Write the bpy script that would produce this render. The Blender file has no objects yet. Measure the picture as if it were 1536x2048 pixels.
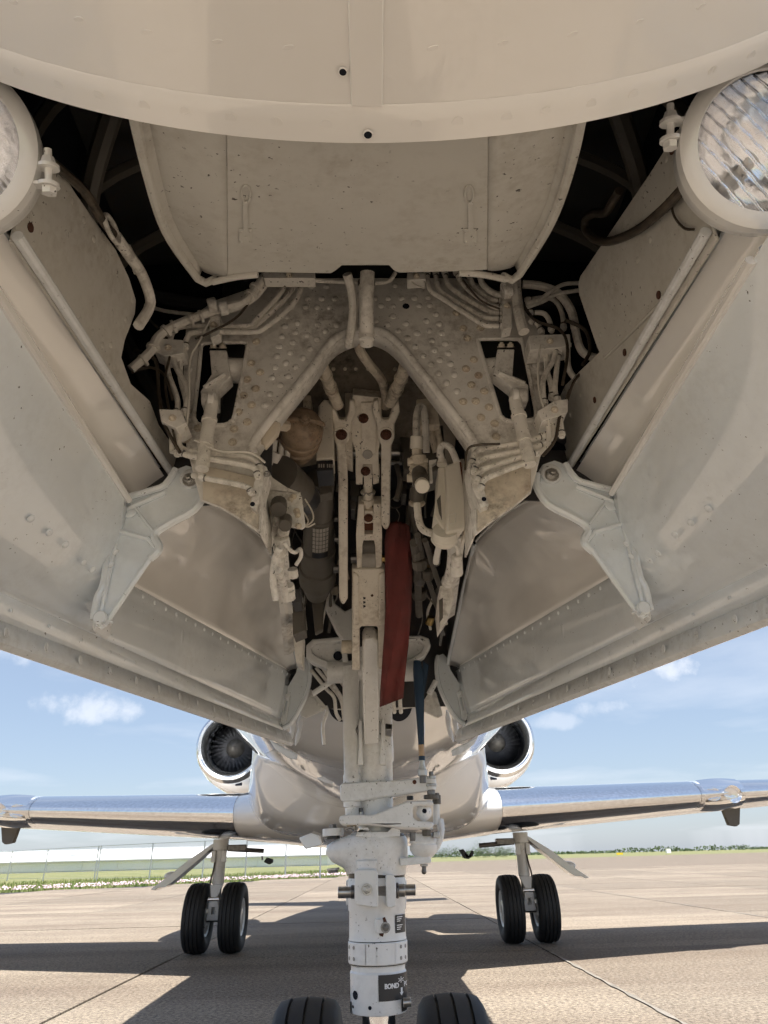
import bpy, bmesh, math, random
from mathutils import Vector, Matrix
from mathutils.geometry import tessellate_polygon
random.seed(7)
sc = bpy.context.scene
R = math.radians

# ------------------------------------------------------------------ camera
FPX, CW, CH = 1380.0, 1536, 2048
TH, PSI, RHO = math.atan(692/1380), math.atan(32/1380), R(1.45)
CAM = Vector((-.004, 0, .75))
R0 = Vector((math.cos(PSI), -math.sin(PSI), 0)); FH = Vector((math.sin(PSI), math.cos(PSI), 0)); ZZ = Vector((0, 0, 1))
FW = math.cos(TH)*FH + math.sin(TH)*ZZ
U0 = -math.sin(TH)*FH + math.cos(TH)*ZZ
RC = math.cos(RHO)*R0 - math.sin(RHO)*U0
UC = math.sin(RHO)*R0 + math.cos(RHO)*U0
cd = bpy.data.cameras.new('camera'); cam = bpy.data.objects.new('camera', cd); sc.collection.objects.link(cam)
cd.sensor_fit = 'AUTO'; cd.sensor_width = 36; cd.lens = FPX/CH*36; cd.clip_start = .02; cd.clip_end = 5000
cam.matrix_world = Matrix(((RC.x, UC.x, -FW.x, CAM.x), (RC.y, UC.y, -FW.y, CAM.y), (RC.z, UC.z, -FW.z, CAM.z), (0, 0, 0, 1)))
sc.camera = cam

# ------------------------------------------------------------------ sky, sun, exposure
SUN = Vector((.18, -.29, 1)).normalized()
world = bpy.data.worlds.new('World'); sc.world = world; world.use_nodes = True
wn, wl = world.node_tree.nodes, world.node_tree.links
wn.clear()
wo = wn.new('ShaderNodeOutputWorld'); bg = wn.new('ShaderNodeBackground'); sky = wn.new('ShaderNodeTexSky')
sky.sky_type = 'NISHITA'; sky.sun_disc = False
sky.sun_elevation = math.asin(SUN.z); sky.sun_rotation = math.atan2(SUN.x, SUN.y)
sky.altitude = 30; sky.air_density = 1.0; sky.dust_density = .8; sky.ozone_density = 1.5
bg.inputs['Strength'].default_value = .05
geo = wn.new('ShaderNodeTexCoord'); sep = wn.new('ShaderNodeSeparateXYZ')
wl.new(geo.outputs['Generated'], sep.inputs[0])
# clouds on a high flat deck: direction divided by its height
zmx = wn.new('ShaderNodeMath'); zmx.operation = 'MAXIMUM'; zmx.inputs[1].default_value = .02; wl.new(sep.outputs['Z'], zmx.inputs[0])
zad = wn.new('ShaderNodeMath'); zad.operation = 'ADD'; zad.inputs[1].default_value = .09; wl.new(zmx.outputs[0], zad.inputs[0])
dvx = wn.new('ShaderNodeMath'); dvx.operation = 'DIVIDE'; wl.new(sep.outputs['X'], dvx.inputs[0]); wl.new(zad.outputs[0], dvx.inputs[1])
dvy = wn.new('ShaderNodeMath'); dvy.operation = 'DIVIDE'; wl.new(sep.outputs['Y'], dvy.inputs[0]); wl.new(zad.outputs[0], dvy.inputs[1])
cmb = wn.new('ShaderNodeCombineXYZ'); wl.new(dvx.outputs[0], cmb.inputs[0]); wl.new(dvy.outputs[0], cmb.inputs[1]); cmb.inputs[2].default_value = 3.7
cn = wn.new('ShaderNodeTexNoise'); cn.inputs['Scale'].default_value = .8; cn.inputs['Detail'].default_value = 7; cn.inputs['Roughness'].default_value = .52
wl.new(cmb.outputs[0], cn.inputs['Vector'])
cr = wn.new('ShaderNodeValToRGB'); cr.color_ramp.elements[0].position = .50; cr.color_ramp.elements[1].position = .80
wl.new(cn.outputs['Fac'], cr.inputs['Fac'])
cmul = wn.new('ShaderNodeMath'); cmul.operation = 'MULTIPLY'; cmul.inputs[1].default_value = .45; wl.new(cr.outputs['Color'], cmul.inputs[0])
def mth(op, a, b=None):
    x = wn.new('ShaderNodeMath'); x.operation = op
    for i, q in ((0, a), (1, b)):
        if q is None: continue
        if isinstance(q, (int, float)): x.inputs[i].default_value = q
        else: wl.new(q, x.inputs[i])
    return x.outputs[0]
pn = wn.new('ShaderNodeTexNoise'); pn.inputs['Scale'].default_value = 17; pn.inputs['Detail'].default_value = 7; pn.inputs['Roughness'].default_value = .58; wl.new(geo.outputs['Generated'], pn.inputs['Vector'])
puff = None
# small fair weather clouds: direction (azimuth right of +Y in degrees, elevation), half width, half height in degrees, weight
for az, el, hw, hh, wt in ((-22.5, 10.4, 4.6, 1.5, .9), (-29.5, 14.2, 4.0, 1.5, .75), (-14.5, 15.0, 2.6, .8, .5), (22.8, 12.2, 3.9, 1.25, 1), (18.6, 10.0, 2.6, .8, .6), (14, 9.2, 2.2, .7, .5), (-34, 8.0, 3, 1, .6),
                           (-62, 13, 5, 1.6, .9), (70, 15, 6, 2, .9), (150, 18, 7, 2.4, .9)):
    a_, e_ = R(az), R(el); d_ = Vector((math.sin(a_)*math.cos(e_), math.cos(a_)*math.cos(e_), math.sin(e_)))
    rt = Vector((math.cos(a_), -math.sin(a_), 0)); upv = rt.cross(d_)
    dt = lambda v_: (lambda n_: (n_.__setattr__('operation', 'DOT_PRODUCT'), wl.new(geo.outputs['Generated'], n_.inputs[0]), n_.inputs[1].__setattr__('default_value', tuple(v_)), n_.outputs['Value'])[-1])(wn.new('ShaderNodeVectorMath'))
    qx = mth('DIVIDE', dt(rt), R(hw)); qy0 = mth('SUBTRACT', dt(upv), 0.0); qy = mth('DIVIDE', qy0, R(hh)); fr_ = mth('GREATER_THAN', dt(d_), .5)
    r2 = mth('ADD', mth('MULTIPLY', qx, qx), mth('MULTIPLY', qy, qy))
    body = mth('SUBTRACT', 1.0, r2); body = mth('ADD', body, mth('MULTIPLY', mth('SUBTRACT', pn.outputs['Fac'], .5), 5.2))
    sm = wn.new('ShaderNodeMapRange'); sm.interpolation_type = 'SMOOTHSTEP'; sm.inputs['From Min'].default_value = .1; sm.inputs['From Max'].default_value = 1.5; sm.inputs['To Max'].default_value = .62*wt; wl.new(body, sm.inputs[0])
    near_ = wn.new('ShaderNodeMapRange'); near_.inputs['From Min'].default_value = 2.6; near_.inputs['From Max'].default_value = 1.2; wl.new(r2, near_.inputs[0])
    f_ = mth('MULTIPLY', mth('MULTIPLY', sm.outputs[0], near_.outputs[0]), fr_)
    puff = f_ if puff is None else mth('MAXIMUM', puff, f_)
cfac = mth('MAXIMUM', cmul.outputs[0], puff)
cmix = wn.new('ShaderNodeMixRGB'); cmix.inputs['Color2'].default_value = (7.2, 7.5, 8.0, 1)
hz = wn.new('ShaderNodeMixRGB'); hz.inputs['Fac'].default_value = .5; hz.inputs['Color2'].default_value = (3.4, 4.2, 5.6, 1); wl.new(sky.outputs['Color'], hz.inputs['Color1'])   # thin summer haze through the whole sky
wl.new(cfac, cmix.inputs['Fac']); wl.new(hz.outputs[0], cmix.inputs['Color1'])
dim = wn.new('ShaderNodeMixRGB'); dim.blend_type = 'MULTIPLY'; dim.inputs['Fac'].default_value = 1; dim.inputs['Color2'].default_value = (.70, .69, .685, 1)
wl.new(cmix.outputs['Color'], dim.inputs['Color1']); wl.new(dim.outputs['Color'], bg.inputs['Color']); wl.new(bg.outputs[0], wo.inputs[0])

sl = bpy.data.lights.new('sun', 'SUN'); sl.energy = 2.45; sl.angle = R(.53); sl.color = (1, .95, .87)
so = bpy.data.objects.new('sun', sl); sc.collection.objects.link(so)
so.rotation_euler = (-SUN).to_track_quat('-Z', 'Y').to_euler(); so.location = (3, -3, 12)
sc.view_settings.view_transform = 'Standard'; sc.view_settings.look = 'None'
sc.view_settings.gamma = 1; sc.view_settings.use_curve_mapping = False
sc.view_settings.exposure = 2.15
sc.render.engine = 'CYCLES'
sc.cycles.max_bounces = 10; sc.cycles.diffuse_bounces = 6; sc.cycles.glossy_bounces = 6; sc.cycles.transmission_bounces = 8
sc.cycles.use_denoising = True; sc.cycles.use_adaptive_sampling = True; sc.cycles.adaptive_threshold = .025; sc.cycles.adaptive_min_samples = 16; sc.cycles.sample_clamp_indirect = 8
sc.cycles.caustics_reflective = False; sc.cycles.caustics_refractive = False

# ------------------------------------------------------------------ helpers
def ray(u, v):
    return FW + (u-768)/FPX*RC - (v-1024)/FPX*UC
def P(u, v, y=None, x=None, z=None):
    """the point of the place seen at photo pixel u, v at a known distance, side or height"""
    d = ray(u, v)
    t = (y-CAM.y)/d.y if y is not None else (x-CAM.x)/d.x if x is not None else (z-CAM.z)/d.z
    return CAM + t*d
def PL(u, v, pt, n, off=0):
    d = ray(u, v)
    t = (pt-CAM).dot(n)/d.dot(n)
    return CAM + t*d + n*off
def plane3(a, b, c):
    n = (b-a).cross(c-a).normalized()
    if n.dot(CAM-a) < 0: n = -n
    return a, n
def mpx(p, k=1.0):            # metres per photo pixel at a point
    return (p-CAM).dot(FW)/FPX*k
def mir(p): return Vector((-p.x, p.y, p.z))
def smooth_path(pts, sub=5):
    pts = [Vector(p) for p in pts]
    if len(pts) < 3: return pts
    out = []
    for i in range(len(pts)-1):
        p0 = pts[max(i-1, 0)]; p1 = pts[i]; p2 = pts[i+1]; p3 = pts[min(i+2, len(pts)-1)]
        for k in range(sub):
            t = k/sub
            out.append(.5*((2*p1)+(p2-p0)*t+(2*p0-5*p1+4*p2-p3)*t*t+(3*p1-p0-3*p2+p3)*t**3))
    out.append(pts[-1])
    return out
def basis(ax):
    ax = Vector(ax).normalized()
    a = Vector((0, 0, 1)) if abs(ax.z) < .9 else Vector((1, 0, 0))
    e1 = ax.cross(a).normalized(); e2 = ax.cross(e1).normalized()
    return ax, e1, e2

class MB:
    def __init__(s): s.v = []; s.f = []
    def add(s, vs, fs):
        k = len(s.v); s.v += [Vector(p) for p in vs]; s.f += [tuple(i+k for i in q) for q in fs]; return s
    def lathe(s, p0, ax, prof, n=20, cap=True):
        ax, e1, e2 = basis(ax); p0 = Vector(p0); vs = []; fs = []
        for t, r in prof:
            for i in range(n):
                a = 2*math.pi*i/n; vs.append(p0+ax*t+(e1*math.cos(a)+e2*math.sin(a))*r)
        for j in range(len(prof)-1):
            for i in range(n):
                fs.append((j*n+i, j*n+(i+1) % n, (j+1)*n+(i+1) % n, (j+1)*n+i))
        if cap:
            fs.append(tuple(range(n))); fs.append(tuple((len(prof)-1)*n+i for i in range(n)))
        return s.add(vs, fs)
    def cyl(s, p0, p1, r0, r1=None, n=16, bev=0):
        p0 = Vector(p0); p1 = Vector(p1); L = (p1-p0).length; r1 = r0 if r1 is None else r1
        pr = [(0, r0), (L, r1)] if not bev else [(0, r0-bev), (bev, r0), (L-bev, r1), (L, r1-bev)]
        return s.lathe(p0, p1-p0, pr, n)
    def tube(s, pts, r, n=8, sub=5, cap=True):
        pts = smooth_path(pts, sub); m = len(pts)
        rr = (lambda t: r) if not callable(r) else r
        vs = []; fs = []; e1 = None
        for j, p in enumerate(pts):
            d = (pts[min(j+1, m-1)]-pts[max(j-1, 0)])
            if d.length < 1e-9: d = Vector((0, 0, 1))
            d.normalize()
            if e1 is None: _, e1, _ = basis(d)
            e1 = (e1-d*e1.dot(d)).normalized(); e2 = d.cross(e1)
            for i in range(n):
                a = 2*math.pi*i/n; vs.append(p+(e1*math.cos(a)+e2*math.sin(a))*rr(j/(m-1)))
        for j in range(m-1):
            for i in range(n): fs.append((j*n+i, j*n+(i+1) % n, (j+1)*n+(i+1) % n, (j+1)*n+i))
        if cap: fs += [tuple(range(n)), tuple((m-1)*n+i for i in range(n))]
        return s.add(vs, fs)
    def box(s, c, hx, hy, hz):
        c = Vector(c); hx, hy, hz = Vector(hx), Vector(hy), Vector(hz)
        vs = [c+hx*a+hy*b+hz*d for a in (-1, 1) for b in (-1, 1) for d in (-1, 1)]
        return s.add(vs, [(0, 1, 3, 2), (4, 6, 7, 5), (0, 4, 5, 1), (2, 3, 7, 6), (0, 2, 6, 4), (1, 5, 7, 3)])
    def abox(s, x0, x1, y0, y1, z0, z1):
        return s.box(((x0+x1)/2, (y0+y1)/2, (z0+z1)/2), ((x1-x0)/2, 0, 0), (0, (y1-y0)/2, 0), (0, 0, (z1-z0)/2))
    def plate(s, pts, vec, holes=()):
        loops = [[Vector(p) for p in pts]]+[[Vector(p) for p in h] for h in holes]
        tris = tessellate_polygon(loops); flat = [p for l in loops for p in l]; n = len(flat); vec = Vector(vec)
        fs = [tuple(t) for t in tris]+[tuple(i+n for i in reversed(t)) for t in tris]
        k = 0
        for l in loops:
            m = len(l)
            for i in range(m): fs.append((k+i, k+(i+1) % m, n+k+(i+1) % m, n+k+i))
            k += m
        return s.add(flat+[p+vec for p in flat], fs)
    def grid(s, rows):
        n = len(rows[0]); vs = [p for r in rows for p in r]; fs = []
        for j in range(len(rows)-1):
            for i in range(n-1): fs.append((j*n+i, j*n+i+1, (j+1)*n+i+1, (j+1)*n+i))
        return s.add(vs, fs)
    def ball(s, c, r, n=12, sc_=(1, 1, 1)):
        vs = []; fs = []; c = Vector(c)
        for j in range(n+1):
            th = math.pi*j/n
            for i in range(2*n):
                a = math.pi*i/n
                vs.append(c+Vector((r*sc_[0]*math.sin(th)*math.cos(a), r*sc_[1]*math.sin(th)*math.sin(a), r*sc_[2]*math.cos(th))))
        for j in range(n):
            for i in range(2*n): fs.append((j*2*n+i, j*2*n+(i+1) % (2*n), (j+1)*2*n+(i+1) % (2*n), (j+1)*2*n+i))
        return s.add(vs, fs)
    def mirrored(s):
        m = MB(); m.v = [mir(p) for p in s.v]; m.f = list(s.f); return m
    def mesh(s, name, angle=35):
        me = bpy.data.meshes.new(name); me.from_pydata([tuple(p) for p in s.v], [], s.f)
        bm = bmesh.new(); bm.from_mesh(me); bmesh.ops.remove_doubles(bm, verts=bm.verts, dist=1e-6)
        bmesh.ops.recalc_face_normals(bm, faces=bm.faces); bm.to_mesh(me); bm.free()
        me.shade_smooth(); me.set_sharp_from_angle(angle=R(angle))
        return me
    def build(s, name, mat, parent=None, angle=35, bevel=0, solid=0, off=0):
        o = bpy.data.objects.new(name, s.mesh(name, angle)); sc.collection.objects.link(o)
        o.data.materials.append(MAT[mat])
        if parent: o.parent = parent
        if solid:
            m = o.modifiers.new('thickness', 'SOLIDIFY'); m.thickness = solid; m.offset = off
        if bevel:
            m = o.modifiers.new('bevel', 'BEVEL'); m.width = bevel; m.segments = 2; m.limit_method = 'ANGLE'; m.angle_limit = R(40); m.harden_normals = False
        return o
def empty(name, loc=(0, 0, 0), parent=None):
    o = bpy.data.objects.new(name, None); sc.collection.objects.link(o); o.location = loc; o.empty_display_size = .1
    if parent: o.parent = parent
    return o
def tag(o, label=None, cat=None, group=None, kind=None):
    for k, v in (('label', label), ('category', cat), ('group', group), ('kind', kind)):
        if v: o[k] = v
    return o

# ------------------------------------------------------------------ materials
MAT = {}
def mat(name):
    m = bpy.data.materials.new(name); m.use_nodes = True; MAT[name] = m
    nt = m.node_tree; return m, nt.nodes, nt.links, nt.nodes['Principled BSDF']
def mixc(n, l, fac, c1, c2, mode='MIX'):
    x = n.new('ShaderNodeMixRGB'); x.blend_type = mode
    for i, a in ((0, fac), (1, c1), (2, c2)):
        if isinstance(a, (int, float)): x.inputs[i].default_value = a
        elif isinstance(a, tuple): x.inputs[i].default_value = (*a, 1)
        else: l.new(a, x.inputs[i])
    return x.outputs[0]
def noise(n, l, co, scale, detail=4, rough=.55):
    t = n.new('ShaderNodeTexNoise'); t.inputs['Scale'].default_value = scale; t.inputs['Detail'].default_value = detail
    t.inputs['Roughness'].default_value = rough; l.new(co, t.inputs['Vector']); return t.outputs['Fac']
def ramp(n, l, f, a, b, ca=(0, 0, 0), cb=(1, 1, 1)):
    r = n.new('ShaderNodeValToRGB'); r.color_ramp.elements[0].position = a; r.color_ramp.elements[1].position = b
    r.color_ramp.elements[0].color = (*ca, 1); r.color_ramp.elements[1].color = (*cb, 1); l.new(f, r.inputs[0]); return r.outputs[0]
def coords(n, l, sc3=(1, 1, 1)):
    g = n.new('ShaderNodeNewGeometry'); mp = n.new('ShaderNodeMapping'); mp.inputs['Scale'].default_value = sc3
    l.new(g.outputs['Position'], mp.inputs[0]); return mp.outputs[0]
def bump(n, l, b, h, strength, dist=.002):
    x = n.new('ShaderNodeBump'); x.inputs['Strength'].default_value = strength; x.inputs['Distance'].default_value = dist
    l.new(h, x.inputs['Height']); l.new(x.outputs[0], b.inputs['Normal'])
def paint(name, col, rough=.35, coat=0, chips=0., grime=0., gcol=(.10, .075, .05), wav=.0, wavs=6, tint=.06, rust=0., spec=.5):
    m, n, l, b = mat(name); co = coords(n, l)
    big = noise(n, l, co, 5, 3)
    dark = tuple(c*(1-tint*2.2) for c in col)
    c = mixc(n, l, ramp(n, l, big, .3, .7), dark, col)
    fine = noise(n, l, co, 160, 3)
    c = mixc(n, l, .10, c, mixc(n, l, fine, dark, col))
    rg = None
    if grime:
        g1 = noise(n, l, co, 9, 8, .7); g2 = noise(n, l, co, 75, 5, .65)
        gm = mixc(n, l, 1.0, ramp(n, l, g1, .42, .66), ramp(n, l, g2, .40, .62), 'MULTIPLY')
        gm = mixc(n, l, 1.0, gm, (grime,)*3, 'MULTIPLY')
        c = mixc(n, l, gm, c, gcol); rg = gm
    if rust:
        r1 = noise(n, l, co, 14, 6, .6)
        rm = mixc(n, l, 1.0, ramp(n, l, r1, .58, .74), (rust,)*3, 'MULTIPLY')
        c = mixc(n, l, rm, c, (.22, .085, .03))
    if chips:
        c1 = noise(n, l, co, 170, 3, .55); c2 = noise(n, l, co, 11, 3)
        cm = mixc(n, l, 1.0, ramp(n, l, c1, .725-.055*chips, .74-.055*chips), ramp(n, l, c2, .46, .58), 'MULTIPLY')
        c = mixc(n, l, cm, c, (.055, .045, .038))
    l.new(c, b.inputs['Base Color'])
    b.inputs['Roughness'].default_value = rough
    b.inputs['Specular IOR Level'].default_value = spec
    if rg is not None:
        mr = n.new('ShaderNodeMapRange'); mr.inputs['To Min'].default_value = rough; mr.inputs['To Max'].default_value = min(1, rough+.4)
        l.new(rg, mr.inputs[0]); l.new(mr.outputs[0], b.inputs['Roughness'])
    if coat:
        b.inputs['Coat Weight'].default_value = coat; b.inputs['Coat Roughness'].default_value = .035; b.inputs['Coat IOR'].default_value = 1.6
    h = noise(n, l, co, wavs, 2, .4) if wav else noise(n, l, co, 260, 2)
    bump(n, l, b, h, 1 if wav else .18, wav if wav else .0008)
    return m
def metal(name, col, rough, met=1, grime=0, wav=0, wavs=4, stretch=(1, 1, 1)):
    m, n, l, b = mat(name); co = coords(n, l, stretch)
    f = noise(n, l, co, 60, 5, .6)
    c = mixc(n, l, ramp(n, l, f, .35, .7), col, tuple(x*.82 for x in col))
    if grime: c = mixc(n, l, mixc(n, l, 1, ramp(n, l, noise(n, l, co, 30, 6, .7), .42, .7), (grime,)*3, 'MULTIPLY'), c, (.04, .03, .022))
    l.new(c, b.inputs['Base Color']); b.inputs['Metallic'].default_value = met
    mr = n.new('ShaderNodeMapRange'); mr.inputs['To Min'].default_value = rough*.75; mr.inputs['To Max'].default_value = rough*1.35
    l.new(f, mr.inputs[0]); l.new(mr.outputs[0], b.inputs['Roughness'])
    if wav: bump(n, l, b, noise(n, l, co, wavs, 2, .4), 1, wav)
    return m

paint('belly_paint', (.90, .89, .87), .18, coat=1, wav=.004, wavs=3.2, tint=.015)
paint('fuselage_paint', (.83, .845, .86), .14, coat=1, wav=.012, wavs=2.2, tint=.02)
paint('door_paint', (.83, .885, .93), .14, coat=1, wav=.012, wavs=3.6, tint=.03, chips=.5, grime=.10)
paint('door_gloss', (.90, .89, .87), .10, coat=1, wav=.014, wavs=5.5, tint=.02)
paint('trim_paint', (.82, .85, .87), .32, coat=.3, tint=.05, chips=.9, grime=.35, gcol=(.2, .17, .13))
paint('pan_paint', (.62, .605, .56), .42, tint=.05, chips=.9, grime=.38, gcol=(.25, .20, .14))
paint('bay_paint', (.88, .86, .815), .44, tint=.06, chips=1.15, grime=.75, gcol=(.15, .115, .08))
paint('dirty_paint', (.74, .67, .56), .5, tint=.08, chips=1.0, grime=.8, gcol=(.10, .075, .05), rust=.5)
paint('brace_paint', (.84, .79, .70), .38, tint=.05, chips=1.5, grime=.6, gcol=(.2, .13, .07), rust=.28)
paint('gear_paint', (.86, .87, .87), .3, coat=.3, tint=.03, chips=1.25, grime=.22, gcol=(.22, .2, .17))
paint('hose_paint', (.86, .83, .77), .48, tint=.05, chips=1.3, grime=.7)
paint('void_shade', (.02, .023, .033), .9, tint=.1, spec=.1)  # shade of the unlit bay and of holes, put into the colour
paint('shade_grey', (.07, .07, .075), .7, tint=.1, grime=.4)  # well walls and deep parts, their shade put into the grey
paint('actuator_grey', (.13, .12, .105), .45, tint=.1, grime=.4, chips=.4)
paint('lamp_white', (.86, .86, .85), .25, coat=.8, tint=.02, chips=.4)
paint('grimy_shade', (.30, .26, .21), .6, tint=.15, grime=.8, gcol=(.05, .04, .03))  # grime over a brown that has the well's shade put into it
paint('wire_white', (.75, .72, .66), .5)
paint('rust', (.13, .045, .022), .75, tint=.3, grime=.5, gcol=(.03, .015, .01))
paint('globe_paint', (.34, .25, .17), .42, tint=.15, chips=1.1, grime=.9, gcol=(.045, .03, .02), rust=.9)
paint('black_cable', (.055, .042, .03), .45, tint=.2, grime=.3, gcol=(.35, .28, .2))
paint('placard_black', (.022, .024, .03), .35, tint=.1)
paint('white_ink', (.82, .83, .84), .5, tint=.02)
paint('blue_sleeve', (.016, .05, .105), .5, tint=.12, grime=.25, gcol=(.02, .03, .05))
paint('rubber', (.018, .019, .021), .62, tint=.2, grime=.35, gcol=(.05, .047, .042))
paint('tyre_groove', (.008, .008, .009), .8)
paint('seal_grey', (.42, .40, .37), .55, tint=.1, grime=.3)
paint('grease', (.03, .028, .024), .3, tint=.2)
paint('white_plastic', (.80, .76, .68), .4, tint=.04, grime=.2)
paint('clear_sleeve', (.55, .40, .26), .2, tint=.2)
paint('hangar_white', (.88, .89, .90), .5, tint=.02)
paint('hangar_roof', (.42, .44, .46), .5, tint=.05)
paint('yellow_sign', (.75, .55, .03), .5)
paint('bark', (.08, .06, .045), .9)
metal('steel', (.55, .53, .50), .32, grime=.35)
metal('dark_steel', (.22, .21, .20), .38, grime=.3)
metal('chrome', (.88, .89, .91), .05)
metal('polished', (.90, .91, .93), .085, wav=.004, wavs=1.6, stretch=(.6, 1, 1))
metal('galvanised', (.55, .57, .58), .45)
metal('lip_chrome', (.86, .87, .88), .16)
metal('fan_metal', (.09, .09, .095), .42)
metal('brass', (.50, .36, .15), .3, grime=.3)
# red webbing
m, n, l, b = mat('red_cloth'); co = coords(n, l)
c = mixc(n, l, ramp(n, l, noise(n, l, co, 14, 6, .65), .35, .75), (.175, .035, .032), (.095, .028, .024))
l.new(c, b.inputs['Base Color']); b.inputs['Roughness'].default_value = .85
wv = n.new('ShaderNodeTexWave'); wv.inputs['Scale'].default_value = 260; l.new(co, wv.inputs['Vector']); bump(n, l, b, wv.outputs['Fac'], .5, .0006)
# lamp glass and reflector
m, n, l, b = mat('lamp_glass'); b.inputs['Transmission Weight'].default_value = 1; b.inputs['Roughness'].default_value = .02; b.inputs['IOR'].default_value = 1.5
b.inputs['Base Color'].default_value = (.97, .98, 1, 1)
m, n, l, b = mat('reflector'); b.inputs['Metallic'].default_value = 1; b.inputs['Roughness'].default_value = .16; b.inputs['Base Color'].default_value = (.97, .97, .98, 1)
co = coords(n, l); bump(n, l, b, noise(n, l, co, 28, 2), .6, .004)
m, n, l, b = mat('clear_cover'); b.inputs['Transmission Weight'].default_value = 1; b.inputs['Roughness'].default_value = .03; b.inputs['IOR'].default_value = 1.2
# concrete
def concrete(name, base, sp):
    m, n, l, b = mat(name); co = coords(n, l)
    c = mixc(n, l, ramp(n, l, noise(n, l, co, 1.1, 6, .62), .3, .72), tuple(x*.78 for x in base), base)
    oi = n.new('ShaderNodeObjectInfo'); vr = n.new('ShaderNodeMapRange'); vr.inputs['To Min'].default_value = .74; vr.inputs['To Max'].default_value = 1.08
    l.new(oi.outputs['Random'], vr.inputs[0]); c = mixc(n, l, 1, c, vr.outputs[0], 'MULTIPLY')
    cs = coords(n, l, (.22, 1.7, 1)); c = mixc(n, l, mixc(n, l, 1, ramp(n, l, noise(n, l, cs, .7, 5, .6), .40, .66), (.85,)*3, 'MULTIPLY'), c, (.155, .13, .11))
    sp1 = noise(n, l, co, 42, 5, .75); c = mixc(n, l, 1, c, ramp(n, l, sp1, .34, .66, (.12, .10, .085), (.80, .74, .66)), 'OVERLAY')
    vo = n.new('ShaderNodeTexVoronoi'); vo.inputs['Scale'].default_value = 130; l.new(co, vo.inputs['Vector'])
    c = mixc(n, l, mixc(n, l, 1, ramp(n, l, vo.outputs['Distance'], .12, .2, (1, 1, 1), (0, 0, 0)), (.6,)*3, 'MULTIPLY'), c, (.62, .58, .52))
    c = mixc(n, l, mixc(n, l, 1, ramp(n, l, noise(n, l, co, 24, 4, .7), .62, .72), (.35,)*3, 'MULTIPLY'), c, (.10, .08, .065))
    c = mixc(n, l, mixc(n, l, 1, ramp(n, l, noise(n, l, co, .45, 3, .5), .60, .74), (.4,)*3, 'MULTIPLY'), c, (.12, .10, .09))
    l.new(c, b.inputs['Base Color']); b.inputs['Roughness'].default_value = .88
    bump(n, l, b, noise(n, l, co, 55, 6, .75), .8, .008)
concrete('concrete', (.285, .26, .228), 1)
concrete('far_concrete', (.235, .21, .185), 1)
paint('joint_filler', (.055, .05, .048), .8, tint=.2)
paint('joint_pale', (.27, .245, .215), .8, tint=.2)
m, n, l, b = mat('turf'); co = coords(n, l)
c = mixc(n, l, ramp(n, l, noise(n, l, co, .35, 6, .6), .35, .7), (.10, .125, .04), (.22, .20, .095)); l.new(c, b.inputs['Base Color']); b.inputs['Roughness'].default_value = .9
m, n, l, b = mat('grass_blade'); co = coords(n, l)
c = mixc(n, l, ramp(n, l, noise(n, l, co, .8, 4, .6), .35, .7), (.085, .15, .03), (.22, .22, .08)); l.new(c, b.inputs['Base Color']); b.inputs['Roughness'].default_value = .7
paint('flower_pink', (.72, .52, .62), .7, tint=.1)
m, n, l, b = mat('leaf_far'); co = coords(n, l)
c = mixc(n, l, ramp(n, l, noise(n, l, co, .5, 4, .6), .35, .7), (.035, .065, .03), (.085, .12, .05)); l.new(c, b.inputs['Base Color']); b.inputs['Roughness'].default_value = .8

# shared fastener meshes (unit radius, axis +Z)
def fastener(name, kind):
    b = MB()
    if kind == 'dome': b.lathe((0, 0, -.1), (0, 0, 1), [(0, 1), (.25, .97), (.55, .72), (.72, .35), (.76, .05)], 10)
    elif kind == 'hex':
        b.lathe((0, 0, -.1), (0, 0, 1), [(0, 1.3), (.25, 1.3)], 12); b.lathe((0, 0, .1), (0, 0, 1), [(0, 1), (.75, 1), (.9, .8)], 6); b.lathe((0, 0, .8), (0, 0, 1), [(0, .5), (.55, .5), (.65, .35)], 8)
    elif kind == 'screw':
        b.lathe((0, 0, -.1), (0, 0, 1), [(0, 1), (.22, 1), (.3, .9)], 14)
    elif kind == 'slot':
        for sgn in (-1, 1):
            pts = [Vector((math.cos(a)*1.0, math.sin(a)*1.0, 0)) for a in [R(12+i*156/8) for i in range(9)]]
            if sgn < 0: pts = [Vector((-p.x, -p.y, 0)) for p in pts]
            b.plate(pts, (0, 0, .24))
    me = b.mesh(name, 30); return me
FM = {k: fastener(n_, k) for n_, k in (('rivet', 'dome'), ('bolt', 'hex'), ('screw', 'screw'), ('slotted_screw', 'slot'))}
FNAME = {'dome': 'rivet', 'hex': 'bolt', 'screw': 'screw', 'slot': 'slotted_screw'}
FCACHE = {}
def fix(kind, p, nrm, r, parent, matn='bay_paint', flat=1.0, spin=None):
    key = (kind, matn)
    if key not in FCACHE:
        me = FM[kind].copy(); me.materials.append(MAT[matn]); FCACHE[key] = me
    o = bpy.data.objects.new(FNAME[kind], FCACHE[key]); sc.collection.objects.link(o)
    q = Vector(nrm).normalized().to_track_quat('Z', 'Y').to_matrix().to_4x4()
    sp = Matrix.Rotation(random.uniform(0, 6.28) if spin is None else spin, 4, 'Z')
    o.matrix_world = Matrix.Translation(Vector(p)) @ q @ sp @ Matrix.Diagonal((r, r, r*flat, 1))
    o.parent = parent
    return o


# ================================================================== the airfield
def sheet(name, pts, z, m, parent=None):
    return MB().add([(x, y, z) for x, y in pts], [tuple(range(len(pts)))]).build(name, m, parent)
ter = sheet('ground', [(-2500, -400), (2500, -400), (2500, 3000), (-2500, 3000)], -.06, 'turf'); tag(ter, kind='structure')
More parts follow.
